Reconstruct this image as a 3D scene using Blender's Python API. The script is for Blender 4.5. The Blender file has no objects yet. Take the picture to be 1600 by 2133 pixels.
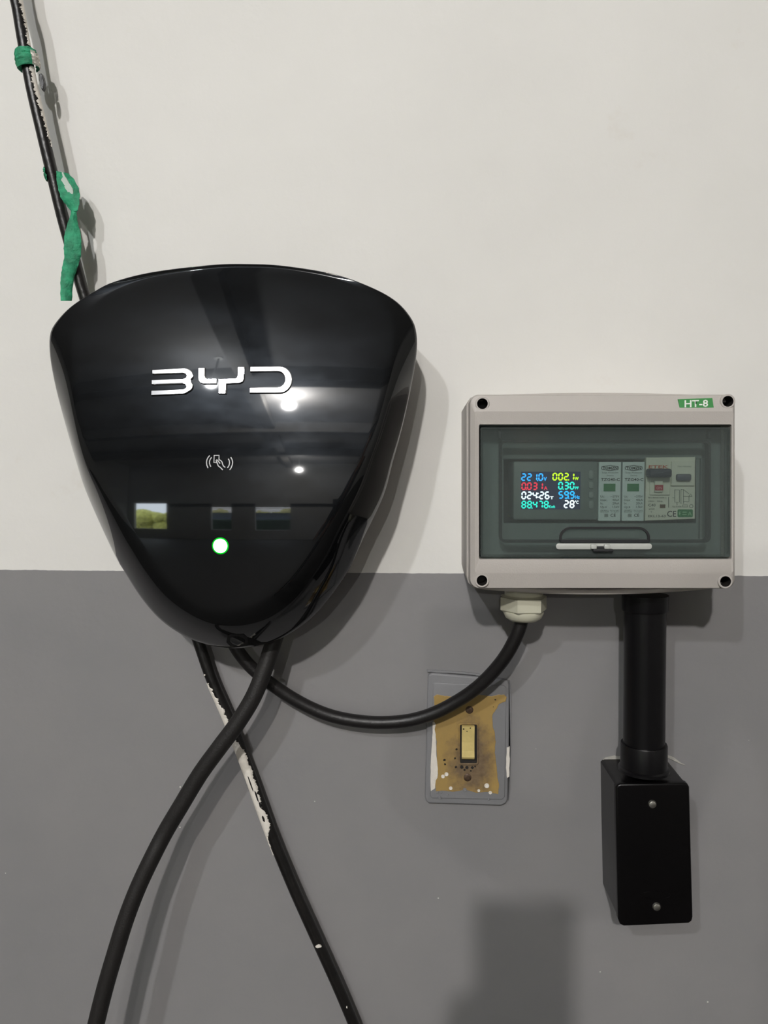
import bpy, bmesh, math, random
from mathutils import Vector, Matrix
random.seed(7)
sc = bpy.context.scene
COL = sc.collection
PI = math.pi

# ------------------------------------------------------------------ camera
F_PX, W_PX, H_PX = 1602.0, 1600, 2133
CAMY, CAMZ = -0.672, 1.25          # lens 0.67 m in front of the wall (wall face at y = 0)
VX, VY, ROLL = 880.0, 980.0, math.radians(0.1)
n_ = Vector(((VX-800)/F_PX, (1066.5-VY)/F_PX, -1)).normalized()      # world +Y seen from the camera
up_ = Vector((math.sin(ROLL), math.cos(ROLL), 0))
z_ = (up_ - n_*up_.dot(n_)).normalized()
x_ = n_.cross(z_)
M3 = Matrix((x_, n_, z_))           # camera space to world
cam = bpy.data.objects.new('camera', bpy.data.cameras.new('camera'))
COL.objects.link(cam)
cam.matrix_world = Matrix.Translation((0, CAMY, CAMZ)) @ M3.to_4x4()
cam.data.sensor_fit = 'VERTICAL'
cam.data.sensor_height = 36
cam.data.sensor_width = 27
cam.data.lens = 36*F_PX/H_PX
cam.data.clip_start = 0.005
sc.camera = cam

# ------------------------------------------------------------------ world and lights
w = bpy.data.worlds.new('world'); sc.world = w
w.use_nodes = True
bg = w.node_tree.nodes['Background']
bg.inputs['Color'].default_value = (0.80, 0.90, 1.0, 1)
bg.inputs['Strength'].default_value = 15.0
vs = sc.view_settings
vs.view_transform = 'Standard'; vs.look = 'None'; vs.gamma = 1; vs.use_curve_mapping = False
vs.exposure = 0.0
LAMPS = [  # x, y, z, watts, radius, colour
    (-0.49, -4.30, 3.40, 410, 0.068, (1.0, 0.972, 0.945)),
    (-1.22, -3.00, 3.14, 115, 0.045, (0.96, 0.98, 1.0)),
    (-0.55, -9.20, 3.00, 210, 0.055, (1.0, 0.98, 0.95)),
]

def P(px, py, d=0.0):
    """world point where the view ray through a photo pixel meets the plane d metres in front of the wall"""
    v = M3 @ Vector(((px-800)/F_PX, (1066.5-py)/F_PX, -1))
    t = (-d-CAMY)/v.y
    return Vector((v.x*t, CAMY+v.y*t, CAMZ+v.z*t))

# ------------------------------------------------------------------ materials
def lin(c):
    return tuple(((v/255)/12.92 if v/255 <= 0.04045 else ((v/255+0.055)/1.055)**2.4) for v in c)
def mat(name, rgb=(128,128,128), rough=0.5, metal=0.0, coat=0.0, noise=0.0, nscale=60, bump=0.0, bscale=200, spec=0.5, emit=None, es=0.0):
    m = bpy.data.materials.new(name); m.use_nodes = True
    nt = m.node_tree; b = nt.nodes['Principled BSDF']
    c = lin(rgb)
    b.inputs['Base Color'].default_value = (*c, 1)
    b.inputs['Roughness'].default_value = rough
    b.inputs['Metallic'].default_value = metal
    b.inputs['Coat Weight'].default_value = coat
    b.inputs['Specular IOR Level'].default_value = spec
    tc = nt.nodes.new('ShaderNodeTexCoord')
    if noise:
        n = nt.nodes.new('ShaderNodeTexNoise'); n.inputs['Scale'].default_value = nscale; n.inputs['Detail'].default_value = 5
        nt.links.new(tc.outputs['Object'], n.inputs['Vector'])
        r = nt.nodes.new('ShaderNodeMapRange'); r.inputs['From Min'].default_value = 0.3; r.inputs['From Max'].default_value = 0.7
        r.inputs['To Min'].default_value = 1-noise; r.inputs['To Max'].default_value = 1+noise
        nt.links.new(n.outputs['Fac'], r.inputs['Value'])
        mx = nt.nodes.new('ShaderNodeVectorMath'); mx.operation = 'SCALE'; mx.inputs[0].default_value = c
        nt.links.new(r.outputs['Result'], mx.inputs['Scale'])
        nt.links.new(mx.outputs['Vector'], b.inputs['Base Color'])
    if bump:
        n = nt.nodes.new('ShaderNodeTexNoise'); n.inputs['Scale'].default_value = bscale; n.inputs['Detail'].default_value = 4
        nt.links.new(tc.outputs['Object'], n.inputs['Vector'])
        bp = nt.nodes.new('ShaderNodeBump'); bp.inputs['Strength'].default_value = bump; bp.inputs['Distance'].default_value = 0.001
        nt.links.new(n.outputs['Fac'], bp.inputs['Height']); nt.links.new(bp.outputs['Normal'], b.inputs['Normal'])
    if emit:
        b.inputs['Emission Color'].default_value = (*emit, 1); b.inputs['Emission Strength'].default_value = es
    return m

def wall_material():
    m = bpy.data.materials.new('two_tone_wall_paint'); m.use_nodes = True
    nt = m.node_tree; N = nt.nodes; L = nt.links; b = N['Principled BSDF']
    g = N.new('ShaderNodeNewGeometry'); s = N.new('ShaderNodeSeparateXYZ'); L.new(g.outputs['Position'], s.inputs[0])
    def math_(op, a, bb, c=None):
        n = N.new('ShaderNodeMath'); n.operation = op
        for i, v in enumerate((a, bb, c)):
            if v is None: continue
            if isinstance(v, (int, float)): n.inputs[i].default_value = v
            else: L.new(v, n.inputs[i])
        return n.outputs[0]
    def noise(scale, detail=4, rough=0.5):
        n = N.new('ShaderNodeTexNoise'); n.inputs['Scale'].default_value = scale; n.inputs['Detail'].default_value = detail
        n.inputs['Roughness'].default_value = rough; L.new(g.outputs['Position'], n.inputs['Vector']); return n.outputs['Fac']
    def mix(f, a, bb):
        n = N.new('ShaderNodeMix'); n.data_type = 'RGBA'
        if isinstance(f, (int, float)): n.inputs[0].default_value = f
        else: L.new(f, n.inputs[0])
        for i, v in ((6, a), (7, bb)):
            if isinstance(v, tuple): n.inputs[i].default_value = (*v, 1)
            else: L.new(v, n.inputs[i])
        return n.outputs[2]
    def step(v, a, c):
        n = N.new('ShaderNodeMapRange'); n.inputs['From Min'].default_value = a; n.inputs['From Max'].default_value = c
        L.new(v, n.inputs['Value']); return n.outputs[0]
    pa, pb = P(0, 1187), P(1600, 1200)
    k = (pb.z-pa.z)/(pb.x-pa.x)
    line = math_('MULTIPLY_ADD', s.outputs['X'], k, pa.z-k*pa.x)
    wob = math_('MULTIPLY_ADD', noise(90), 0.0012, -0.0006)
    d = math_('SUBTRACT', s.outputs['Z'], math_('ADD', line, wob))
    up = step(d, -0.0002, 0.0002)
    white = mix(step(noise(5, 5, 0.6), 0.35, 0.7), lin((221,219,214)), lin((226,224,219)))
    grime = step(noise(14, 6, 0.65), 0.64, 0.80)                        # faint brown rub marks on the white paint
    white = mix(math_('MULTIPLY', grime, 0.24), white, lin((196,180,158)))
    grey = mix(step(noise(7, 5, 0.6), 0.3, 0.7), lin((130,129,130)), lin((137,135,135)))
    v = N.new('ShaderNodeTexVoronoi'); v.inputs['Scale'].default_value = 55; L.new(g.outputs['Position'], v.inputs['Vector'])
    sep = N.new('ShaderNodeSeparateColor'); L.new(v.outputs['Color'], sep.inputs[0])
    rad = math_('MULTIPLY', sep.outputs[0], sep.outputs[1])
    dots = math_('LESS_THAN', v.outputs['Distance'], math_('MULTIPLY_ADD', rad, 0.07, -0.022))
    grey = mix(math_('MULTIPLY', dots, 0.8), grey, lin((215,212,205)))
    dk = N.new('ShaderNodeTexVoronoi'); dk.inputs['Scale'].default_value = 14; L.new(g.outputs['Position'], dk.inputs['Vector'])
    sp2 = N.new('ShaderNodeSeparateColor'); L.new(dk.outputs['Color'], sp2.inputs[0])
    dd = math_('LESS_THAN', dk.outputs['Distance'], math_('MULTIPLY_ADD', sp2.outputs[0], 0.06, -0.05))
    white = mix(math_('MULTIPLY', dd, 0.8), white, lin((60,55,50)))
    L.new(mix(up, grey, white), b.inputs['Base Color'])
    r = N.new('ShaderNodeMapRange'); L.new(up, r.inputs['Value']); r.inputs['To Min'].default_value = 0.42; r.inputs['To Max'].default_value = 0.62
    L.new(r.outputs[0], b.inputs['Roughness'])
    b.inputs['Specular IOR Level'].default_value = 0.35
    h = math_('ADD', math_('MULTIPLY', noise(22, 3), 1.2), math_('MULTIPLY', noise(260, 3), 0.10))
    h = math_('ADD', h, math_('MULTIPLY', up, -0.15))
    h = math_('ADD', h, math_('MULTIPLY', dots, 0.3))
    bp = N.new('ShaderNodeBump'); bp.inputs['Strength'].default_value = 0.8; bp.inputs['Distance'].default_value = 0.0012
    L.new(h, bp.inputs['Height']); L.new(bp.outputs['Normal'], b.inputs['Normal'])
    return m

def gloss_black():
    """piano black plastic with fingerprint smears that scatter a little"""
    m = bpy.data.materials.new('piano_black_plastic'); m.use_nodes = True
    nt = m.node_tree; N = nt.nodes; L = nt.links; b = N['Principled BSDF']
    b.inputs['Base Color'].default_value = (0.0035, 0.0037, 0.004, 1); b.inputs['Roughness'].default_value = 0.035
    b.inputs['IOR'].default_value = 1.5
    b2 = N.new('ShaderNodeBsdfGlossy'); b2.inputs['Roughness'].default_value = 0.30; b2.inputs['Color'].default_value = (0.010, 0.0115, 0.0135, 1)
    g = N.new('ShaderNodeNewGeometry')
    mp = N.new('ShaderNodeMapping'); mp.inputs['Rotation'].default_value = (0, 0.6, 0); mp.inputs['Scale'].default_value = (1, 1, 2.4)
    L.new(g.outputs['Position'], mp.inputs['Vector'])
    n = N.new('ShaderNodeTexNoise'); n.inputs['Scale'].default_value = 16; n.inputs['Detail'].default_value = 7; n.inputs['Roughness'].default_value = 0.62
    L.new(mp.outputs[0], n.inputs['Vector'])
    r = N.new('ShaderNodeMapRange'); r.inputs['From Min'].default_value = 0.38; r.inputs['From Max'].default_value = 0.75; r.inputs['To Min'].default_value = 0.25; r.inputs['To Max'].default_value = 1.0
    L.new(n.outputs['Fac'], r.inputs['Value'])
    ad = N.new('ShaderNodeAddShader')
    blk = N.new('ShaderNodeMixShader'); L.new(r.outputs[0], blk.inputs[0])
    none = N.new('ShaderNodeBsdfDiffuse'); none.inputs['Color'].default_value = (0, 0, 0, 1)
    L.new(none.outputs[0], blk.inputs[1]); L.new(b2.outputs[0], blk.inputs[2])
    L.new(b.outputs[0], ad.inputs[0]); L.new(blk.outputs[0], ad.inputs[1])
    L.new(ad.outputs[0], N['Material Output'].inputs['Surface'])
    return m

def smoky():
    m = bpy.data.materials.new('smoky_clear_plastic'); m.use_nodes = True
    nt = m.node_tree; N = nt.nodes; L = nt.links; N.remove(N['Principled BSDF'])
    t = N.new('ShaderNodeBsdfTransparent'); t.inputs[0].default_value = (0.76, 0.80, 0.785, 1)
    g = N.new('ShaderNodeBsdfGlossy'); g.inputs['Roughness'].default_value = 0.10
    d = N.new('ShaderNodeBsdfDiffuse'); d.inputs[0].default_value = (0.42, 0.47, 0.45, 1)
    m1 = N.new('ShaderNodeMixShader'); m1.inputs[0].default_value = 0.075; L.new(t.outputs[0], m1.inputs[1]); L.new(d.outputs[0], m1.inputs[2])
    fr = N.new('ShaderNodeFresnel'); fr.inputs[0].default_value = 1.45
    m2 = N.new('ShaderNodeMixShader'); L.new(fr.outputs[0], m2.inputs[0]); L.new(m1.outputs[0], m2.inputs[1]); L.new(g.outputs[0], m2.inputs[2])
    L.new(m2.outputs[0], N['Material Output'].inputs['Surface'])
    return m

def emission(name, rgb, s):
    m = bpy.data.materials.new(name); m.use_nodes = True
    nt = m.node_tree; N = nt.nodes; N.remove(N['Principled BSDF'])
    e = N.new('ShaderNodeEmission'); e.inputs[0].default_value = (*rgb, 1); e.inputs[1].default_value = s
    nt.links.new(e.outputs[0], N['Material Output'].inputs['Surface']); return m

M = dict(
    wall=wall_material(), black_gloss=gloss_black(), smoky=smoky(),
    chrome=mat('chrome', (238,238,240), 0.16, 1.0),
    steel=mat('screw_steel', (200,198,190), 0.3, 1.0),
    housing=mat('black_housing', (22,22,24), 0.5),
    rubber=mat('cable_rubber', (24,22,22), 0.42, noise=0.12, nscale=40, bump=0.2, bscale=500, spec=0.45),
    rubber2=mat('heavy_cable_rubber', (29,27,26), 0.55, noise=0.15, nscale=60, bump=0.3, bscale=700, spec=0.4),
    oldcable=mat('old_cable_jacket', (17,15,14), 0.36, noise=0.35, nscale=70, bump=0.5, bscale=160, spec=0.5),
    flake=mat('old_white_paint', (222,216,206), 0.7, noise=0.06, nscale=200, bump=0.6, bscale=300),
    smear=mat('grey_plaster_smear', (170,167,160), 0.7, noise=0.15, nscale=200, bump=0.6, bscale=300),
    tape=mat('green_masking_tape', (44,144,104), 0.7, noise=0.4, nscale=120, bump=0.9, bscale=400),
    tapesmear=mat('tape_paint_smear', (190,202,192), 0.75, bump=0.6, bscale=300),
    boxgrey=mat('light_grey_abs', (183,177,171), 0.5, bump=0.15, bscale=900, spec=0.35),
    boxin=mat('inner_grey_plate', (112,120,118), 0.55),
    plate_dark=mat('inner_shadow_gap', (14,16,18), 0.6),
    seal=mat('black_rubber_seal', (20,22,24), 0.5),
    hole=mat('screw_hole_dark', (30,26,22), 0.7),
    gland=mat('ivory_nylon', (198,196,176), 0.45, spec=0.4),
    pvc=mat('black_pvc', (12,11,13), 0.34, bump=0.15, bscale=60, spec=0.35),
    jbox=mat('black_box_plastic', (6,5,6), 0.30, bump=0.12, bscale=60, spec=0.3),
    greypaint=mat('grey_painted_plate', (127,127,129), 0.45, noise=0.03, nscale=40, bump=0.3, bscale=120, spec=0.35),
    white=mat('module_white_plastic', (214,224,222), 0.5),
    ivory=mat('module_ivory_plastic', (222,220,204), 0.5),
    meterbody=mat('meter_bezel_grey', (108,116,113), 0.5),
    meterkey=mat('meter_button_grey', (128,136,132), 0.5),
    lcd=mat('display_black', (10,14,34), 0.3, emit=(0.03,0.05,0.16), es=0.35),
    ink=mat('print_black', (34,36,38), 0.6), inkgrey=mat('print_grey', (104,110,104), 0.6), inkred=mat('print_red', (196,92,62), 0.6),
    green=mat('flag_green', (34,122,66), 0.5), greenlab=mat('label_green', (60,140,72), 0.55), red=mat('flag_red', (176,36,52), 0.5),
    navy=mat('lever_navy', (46,46,66), 0.5), slate=mat('test_button_slate', (84,84,100), 0.5), brown=mat('contact_window_brown', (96,70,48), 0.5),
    inkwhite=mat('print_white', (236,240,232), 0.6), clear=mat('slot_pale', (184,186,180), 0.35),
    icon=mat('icon_silver', (200,200,200), 0.45),
    rocker=mat('ivory_rocker', (206,186,122), 0.22, noise=0.07, nscale=160, spec=0.5),
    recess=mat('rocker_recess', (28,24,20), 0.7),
)
def patch_material():
    m = mat('yellowed_plate_plastic', (168,136,72), 0.45)
    nt = m.node_tree; N = nt.nodes; L = nt.links; b = N['Principled BSDF']
    g = N.new('ShaderNodeNewGeometry')
    def noise(s, d=6, r=0.6):
        n = N.new('ShaderNodeTexNoise'); n.inputs['Scale'].default_value = s; n.inputs['Detail'].default_value = d; n.inputs['Roughness'].default_value = r
        L.new(g.outputs['Position'], n.inputs['Vector']); return n.outputs['Fac']
    # grime worn in around the rocker, strongest just right of and below it
    c = P(985, 1580, 0.006)
    sub = N.new('ShaderNodeVectorMath'); sub.operation = 'SUBTRACT'; L.new(g.outputs['Position'], sub.inputs[0]); sub.inputs[1].default_value = c
    sl = N.new('ShaderNodeVectorMath'); sl.operation = 'MULTIPLY'; L.new(sub.outputs[0], sl.inputs[0]); sl.inputs[1].default_value = (1/0.019, 0, 1/0.030)
    ln = N.new('ShaderNodeVectorMath'); ln.operation = 'LENGTH'; L.new(sl.outputs[0], ln.inputs[0])
    a = N.new('ShaderNodeMath'); a.operation = 'ADD'; L.new(ln.outputs['Value'], a.inputs[0])
    mm = N.new('ShaderNodeMath'); mm.operation = 'MULTIPLY_ADD'; L.new(noise(110), mm.inputs[0]); mm.inputs[1].default_value = -1.7; mm.inputs[2].default_value = 0.85
    L.new(mm.outputs[0], a.inputs[1])
    r = N.new('ShaderNodeMapRange'); L.new(a.outputs[0], r.inputs['Value'])
    r.inputs['From Min'].default_value = 0.6; r.inputs['From Max'].default_value = 1.3; r.inputs['To Min'].default_value = 0.95; r.inputs['To Max'].default_value = 0
    n1 = N.new('ShaderNodeMix'); n1.data_type = 'RGBA'; L.new(noise(60), n1.inputs[0])
    n1.inputs[6].default_value = (*lin((174,144,82)), 1); n1.inputs[7].default_value = (*lin((146,122,76)), 1)
    n2 = N.new('ShaderNodeMix'); n2.data_type = 'RGBA'; L.new(noise(260), n2.inputs[0])
    n2.inputs[6].default_value = (*lin((70,54,42)), 1); n2.inputs[7].default_value = (*lin((138,118,92)), 1)
    mx = N.new('ShaderNodeMix'); mx.data_type = 'RGBA'; L.new(r.outputs[0], mx.inputs[0]); L.new(n1.outputs[2], mx.inputs[6]); L.new(n2.outputs[2], mx.inputs[7])
    L.new(mx.outputs[2], b.inputs['Base Color'])
    return m
M['patch'] = patch_material()

# ------------------------------------------------------------------ object helpers
def root(name, loc, label, cat, group=None):
    o = bpy.data.objects.new(name, None); COL.objects.link(o); o.location = loc; o.empty_display_size = 0.02
    o['label'] = label; o['category'] = cat
    if group: o['group'] = group
    return o
WL = {}
def wloc(o):
    return Vector(WL[o.name]) if o.name in WL else Vector(o.location)
def obj(name, bm, m, parent=None, label=None, cat=None, smooth=False, kind=None, group=None, origin=None, weld=True):
    if weld: bmesh.ops.remove_doubles(bm, verts=bm.verts, dist=1e-6)
    bmesh.ops.recalc_face_normals(bm, faces=bm.faces)
    if parent: o0 = wloc(parent) if not origin else Vector(origin)
    else:
        vs_ = [v.co for v in bm.verts]
        o0 = Vector(origin) if origin else Vector([(min(c)+max(c))/2 for c in zip(*vs_)])
    bmesh.ops.translate(bm, verts=bm.verts, vec=-o0)
    me = bpy.data.meshes.new(name); bm.to_mesh(me); bm.free()
    for mm in (m if isinstance(m, (list, tuple)) else [m]): me.materials.append(mm)
    if smooth:
        me.shade_smooth()
        if smooth != 'all': me.set_sharp_from_angle(angle=math.radians(smooth if smooth is not True else 35))
    o = bpy.data.objects.new(name, me); COL.objects.link(o)
    if parent:
        o.parent = parent; o.location = o0 - wloc(parent)
    else: o.location = o0
    WL[o.name] = tuple(o0)
    if label: o['label'] = label
    if cat: o['category'] = cat
    if kind: o['kind'] = kind
    if group: o['group'] = group
    return o

def B(): return bmesh.new()
def box(bm, lo, hi, bev=0.0, seg=2):
    t = bmesh.new(); bmesh.ops.create_cube(t, size=1)
    for v in t.verts: v.co = Vector([lo[i]+(v.co[i]+0.5)*(hi[i]-lo[i]) for i in range(3)])
    if bev: bmesh.ops.bevel(t, geom=t.edges[:], offset=bev, segments=seg, affect='EDGES', profile=0.5)
    join(bm, t)
def join(bm, t, mi=None):
    me = bpy.data.meshes.new('tmp'); t.to_mesh(me); t.free(); n = len(bm.faces)
    bm.from_mesh(me); bpy.data.meshes.remove(me)
    if mi is not None:
        bm.faces.ensure_lookup_table()
        for f in bm.faces[n:]: f.material_index = mi
def pbox(bm, x0, y0, x1, y1, d0, d1, bev=0.0, seg=2):
    """box whose front face covers a pixel rectangle at depth d1 and goes back to d0"""
    a, b = P(x0, y1, d1), P(x1, y0, d1)
    box(bm, (a.x, -d1, a.z), (b.x, -d0, b.z), bev, seg)
def rrect(x0, y0, x1, y1, r, n=6):
    out = []
    for cx, cy, a0 in ((x1-r, y0+r, -90), (x1-r, y1-r, 0), (x0+r, y1-r, 90), (x0+r, y0+r, 180)):
        for i in range(n+1):
            a = math.radians(a0+90*i/n); out.append((cx+r*math.cos(a), cy+r*math.sin(a)))
    return out
def inset(pts, d):
    """inset a world XZ polygon by d (metres)"""
    n = len(pts); area = sum(pts[i][0]*pts[(i+1) % n][1]-pts[(i+1) % n][0]*pts[i][1] for i in range(n))
    s = 1 if area > 0 else -1; out = []
    for i in range(n):
        a = Vector(pts[i-1]); b = Vector(pts[i]); c = Vector(pts[(i+1) % n])
        e1 = (b-a); e2 = (c-b)
        if e1.length < 1e-9: e1 = e2
        if e2.length < 1e-9: e2 = e1
        n1 = Vector((-e1.y, e1.x)).normalized()*s; n2 = Vector((-e2.y, e2.x)).normalized()*s
        m_ = (n1+n2)
        if m_.length < 1e-6: m_ = n1
        m_.normalize(); k = max(0.35, m_.dot(n1))
        out.append(tuple(b+m_*(d/k)))
    return out
def xz(pts_px, d):
    return [(P(x, y, d).x, P(x, y, d).z) for x, y in pts_px]
def prism(bm, pts, d0, d1, bev=0.0, seg=2, wback=0.0, caps=True):
    """extrude a world XZ polygon from depth d0 (back) to d1 (front), front edge rounded"""
    rings = [(inset(pts, wback) if wback else pts, d0)]
    if bev:
        for i in range(seg+1):
            a = PI/2*i/seg
            rings.append((inset(pts, bev*(1-math.cos(a))) if i else pts, d1-bev+bev*math.sin(a)))
    else: rings.append((pts, d1))
    vr = [[bm.verts.new((p[0], -d, p[1])) for p in r] for r, d in rings]
    n = len(pts)
    for a, b in zip(vr, vr[1:]):
        for i in range(n): bm.faces.new((a[i], a[(i+1) % n], b[(i+1) % n], b[i]))
    if caps: bm.faces.new(vr[-1]); bm.faces.new(vr[0][::-1])
def frame(bm, outer, inner, d0, d1, bev=0.0):
    """ring between two world XZ polygons with equal counts"""
    n = len(outer); rows = []
    prof = [(inner, d0), (inner, d1-bev), (inset(inner, -bev) if bev else inner, d1), (inset(outer, bev) if bev else outer, d1), (outer, d1-bev), (outer, d0)]
    rows = [[bm.verts.new((p[0], -d, p[1])) for p in r] for r, d in prof]
    for k in range(len(rows)):
        a, b = rows[k], rows[(k+1) % len(rows)]
        for i in range(n): bm.faces.new((a[i], a[(i+1) % n], b[(i+1) % n], b[i]))
def lathe(bm, origin, axis, prof, n=32):
    """prof: (distance along axis, radius)"""
    axis = Vector(axis).normalized(); u = axis.orthogonal().normalized(); v = axis.cross(u)
    rows = []
    for t, r in prof:
        if r < 1e-7: rows.append([bm.verts.new(Vector(origin)+axis*t)]); continue
        rows.append([bm.verts.new(Vector(origin)+axis*t+(u*math.cos(2*PI*i/n)+v*math.sin(2*PI*i/n))*r) for i in range(n)])
    for a, b in zip(rows, rows[1:]):
        for i in range(n):
            j = (i+1) % n
            if len(a) == 1 and len(b) == 1: continue
            if len(a) == 1: bm.faces.new((a[0], b[j], b[i]))
            elif len(b) == 1: bm.faces.new((a[i], a[j], b[0]))
            else: bm.faces.new((a[i], a[j], b[j], b[i]))
def catmull(pts, n=12, closed=False):
    pts = [Vector(p) for p in pts]; out = []; L_ = len(pts)
    rng = range(L_) if closed else range(L_-1)
    for i in rng:
        p1, p2 = pts[i], pts[(i+1) % L_]
        p0 = pts[i-1] if (closed or i > 0) else p1*2-p2
        p3 = pts[(i+2) % L_] if (closed or i+2 < L_) else p2*2-p1
        for k in range(n):
            t = k/n
            out.append(0.5*((2*p1)+(p2-p0)*t+(2*p0-5*p1+4*p2-p3)*t*t+(3*p1-p0-3*p2+p3)*t*t*t))
    if not closed: out.append(pts[-1])
    return out
def frames(path):
    T = []
    for i in range(len(path)):
        a = path[max(0, i-1)]; b = path[min(len(path)-1, i+1)]; T.append((b-a).normalized())
    F = []
    for t in T:                                     # 'out' points away from the wall, 'side' along the wall
        side = t.cross(Vector((0, -1, 0))).normalized(); F.append((side, side.cross(t).normalized()))
    return T, F
def tube(bm, path, r, n=20, caps=True):
    T, F = frames(path); rows = []
    for i, p in enumerate(path):
        s, o = F[i]; rr = r(i/(len(path)-1)) if callable(r) else r
        rows.append([bm.verts.new(p+(s*math.cos(2*PI*k/n)+o*math.sin(2*PI*k/n))*rr) for k in range(n)])
    for a, b in zip(rows, rows[1:]):
        for k in range(n): bm.faces.new((a[k], a[(k+1) % n], b[(k+1) % n], b[k]))
    if caps: bm.faces.new(rows[0][::-1]); bm.faces.new(rows[-1])
def tube_patch(bm, path, r, pieces, th=0.0005):
    """skin on a tube: pieces = list of (index, angle0, angle1)"""
    T, F = frames(path); rows = []
    for i, a0, a1 in pieces:
        s, o = F[i]; row = []
        K = 8
        for k in range(K+1):
            a = a0+(a1-a0)*k/K
            rr = r if k in (0, K) else r+th
            row.append(bm.verts.new(path[i]+(-s*math.cos(a)+o*math.sin(a))*rr))
        rows.append(row)
    for a, b in zip(rows, rows[1:]):
        for k in range(len(a)-1): bm.faces.new((a[k], a[k+1], b[k+1], b[k]))
def stroke(bm, pts, wd, d0, d1, depth_fn=None):
    """ribbon along world XZ points"""
    pts = [Vector(p) for p in pts]; n = len(pts); L_, R_ = [], []
    for i in range(n):
        t = (pts[min(n-1, i+1)]-pts[max(0, i-1)]).normalized(); nn = Vector((-t.y, t.x))*wd/2
        L_.append(pts[i]+nn); R_.append(pts[i]-nn)
    for off in (0,):
        fr, bk = [], []
        for a, b in zip(L_, R_):
            row = []
            for q in (a, b):
                base = depth_fn(q.x, q.y) if depth_fn else 0
                row.append((bm.verts.new((q.x, -(base+d1), q.y)), bm.verts.new((q.x, -(base+d0), q.y))))
            fr.append((row[0][0], row[1][0])); bk.append((row[0][1], row[1][1]))
        for i in range(n-1):
            bm.faces.new((fr[i][0], fr[i+1][0], fr[i+1][1], fr[i][1]))
            bm.faces.new((bk[i][0], bk[i][1], bk[i+1][1], bk[i+1][0]))
            bm.faces.new((fr[i][0], bk[i][0], bk[i+1][0], fr[i+1][0]))
            bm.faces.new((fr[i][1], fr[i+1][1], bk[i+1][1], bk[i][1]))
def text(bm, s, px, py, hpx, d, wpx=None, align='LEFT', slant=0.0, rot=0.0, th=0.00015, bold=0.0):
    """flat lettering: cap height hpx, left/centre of the baseline at (px, py)"""
    cu = bpy.data.curves.new('t', 'FONT'); cu.body = s; cu.size = 1; cu.extrude = 0.0; cu.offset = bold; cu.resolution_u = 2
    o = bpy.data.objects.new('t', cu); COL.objects.link(o)
    me = bpy.data.meshes.new_from_object(o); COL.objects.unlink(o); bpy.data.objects.remove(o); bpy.data.curves.remove(cu)
    if not me.vertices: bpy.data.meshes.remove(me); return
    a = P(px, py, d); sc_ = (P(px+1, py, d).x-a.x)
    x0 = min(v.co.x for v in me.vertices); x1 = max(v.co.x for v in me.vertices)
    ky = hpx/0.70*sc_; kx = ky if wpx is None else wpx*sc_/(x1-x0)
    wd = (x1-x0)*kx; sh = {'LEFT': 0, 'CENTER': -wd/2, 'RIGHT': -wd}[align]
    ca, sa = math.cos(rot), math.sin(rot)
    for v in me.vertices:
        x = (v.co.x-x0)*kx+sh; z = v.co.y*ky; x += slant*z
        v.co = Vector((a.x+x*ca-z*sa, -d-th, a.z+x*sa+z*ca))
    bm.from_mesh(me); bpy.data.meshes.remove(me)
def disc(cx, cy, r, n=20):
    return [(cx+r*math.cos(2*PI*i/n), cy+r*math.sin(2*PI*i/n)) for i in range(n)]

# ------------------------------------------------------------------ room shell
def struct(name, lo, hi, m):
    bm = B(); box(bm, lo, hi); return obj(name, bm, m, kind='structure', origin=((lo[0]+hi[0])/2, (lo[1]+hi[1])/2, lo[2]))
XL, XR, YB, ZC = -6.8, 3.6, -11.0, 3.65
room_white = mat('room_plaster', (158,157,153), 0.8, noise=0.05, nscale=3)
concrete = mat('garage_concrete', (62,60,57), 0.7, noise=0.15, nscale=4)
ceil_m = mat('ceiling_board', (168,167,165), 0.8, noise=0.03, nscale=2)
beam_m = mat('ceiling_beam_paint', (110,108,104), 0.7)
struct('wall_front', (XL, 0, 0), (XR, 0.15, ZC), M['wall'])
struct('floor', (XL, YB, -0.1), (XR, 0.15, 0), concrete)
struct('ceiling', (XL, YB, ZC), (XR, 0.15, ZC+0.1), ceil_m)
struct('wall_left', (XL-0.15, YB, 0), (XL, 0.15, ZC), room_white)
struct('wall_right', (XR, YB, 0), (XR+0.15, 0.15, ZC), room_white)
def back_wall():
    bm = B(); z0, z1 = 0.45, 1.72
    box(bm, (XL, YB-0.15, 0), (XR, YB, z0)); box(bm, (XL, YB-0.15, z1), (XR, YB, ZC))
    xs = [XL, -6.5, -5.2, -3.55, -2.85, -2.05, -0.9, XR]
    for i in range(0, len(xs)-1, 2): box(bm, (xs[i], YB-0.15, z0), (xs[i+1], YB, z1))
    box(bm, (-5.2, YB-0.15, 1.56), (XR, YB, z1))
    obj('wall_back', bm, room_white, kind='structure')
back_wall()
for i, y in enumerate((-3.4, -5.9, -8.4)):
    struct('trim_%d' % (i+1), (XL, y-0.12, ZC-0.28), (XR, y+0.12, ZC), beam_m)
struct('trim_4', (-1.05, -11.0, ZC-0.2), (-0.85, 0, ZC), beam_m)
yard = B(); box(yard, (-9, -20, -0.15), (9, YB-0.15, -0.05))
obj('trim_5', yard, mat('yard_ground', (120,116,100), 0.8), kind='structure')
hd = B(); random.seed(3)
for i in range(70):
    t = bmesh.new(); bmesh.ops.create_icosphere(t, subdivisions=2, radius=random.uniform(0.35, 0.6))
    c = Vector((-12+14*(i % 35)/34+random.uniform(-.1, .1), -14.6+random.uniform(-.3, .3), 0.35+(i//35)*0.6))
    for v in t.verts: v.co = c+v.co*(1+random.uniform(-.12, .12))
    join(hd, t)
shed = root('garden_shed', (-1.7, -12.6, -0.05), 'pale shed with slatted eaves beyond the garage opening', 'shed')
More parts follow.
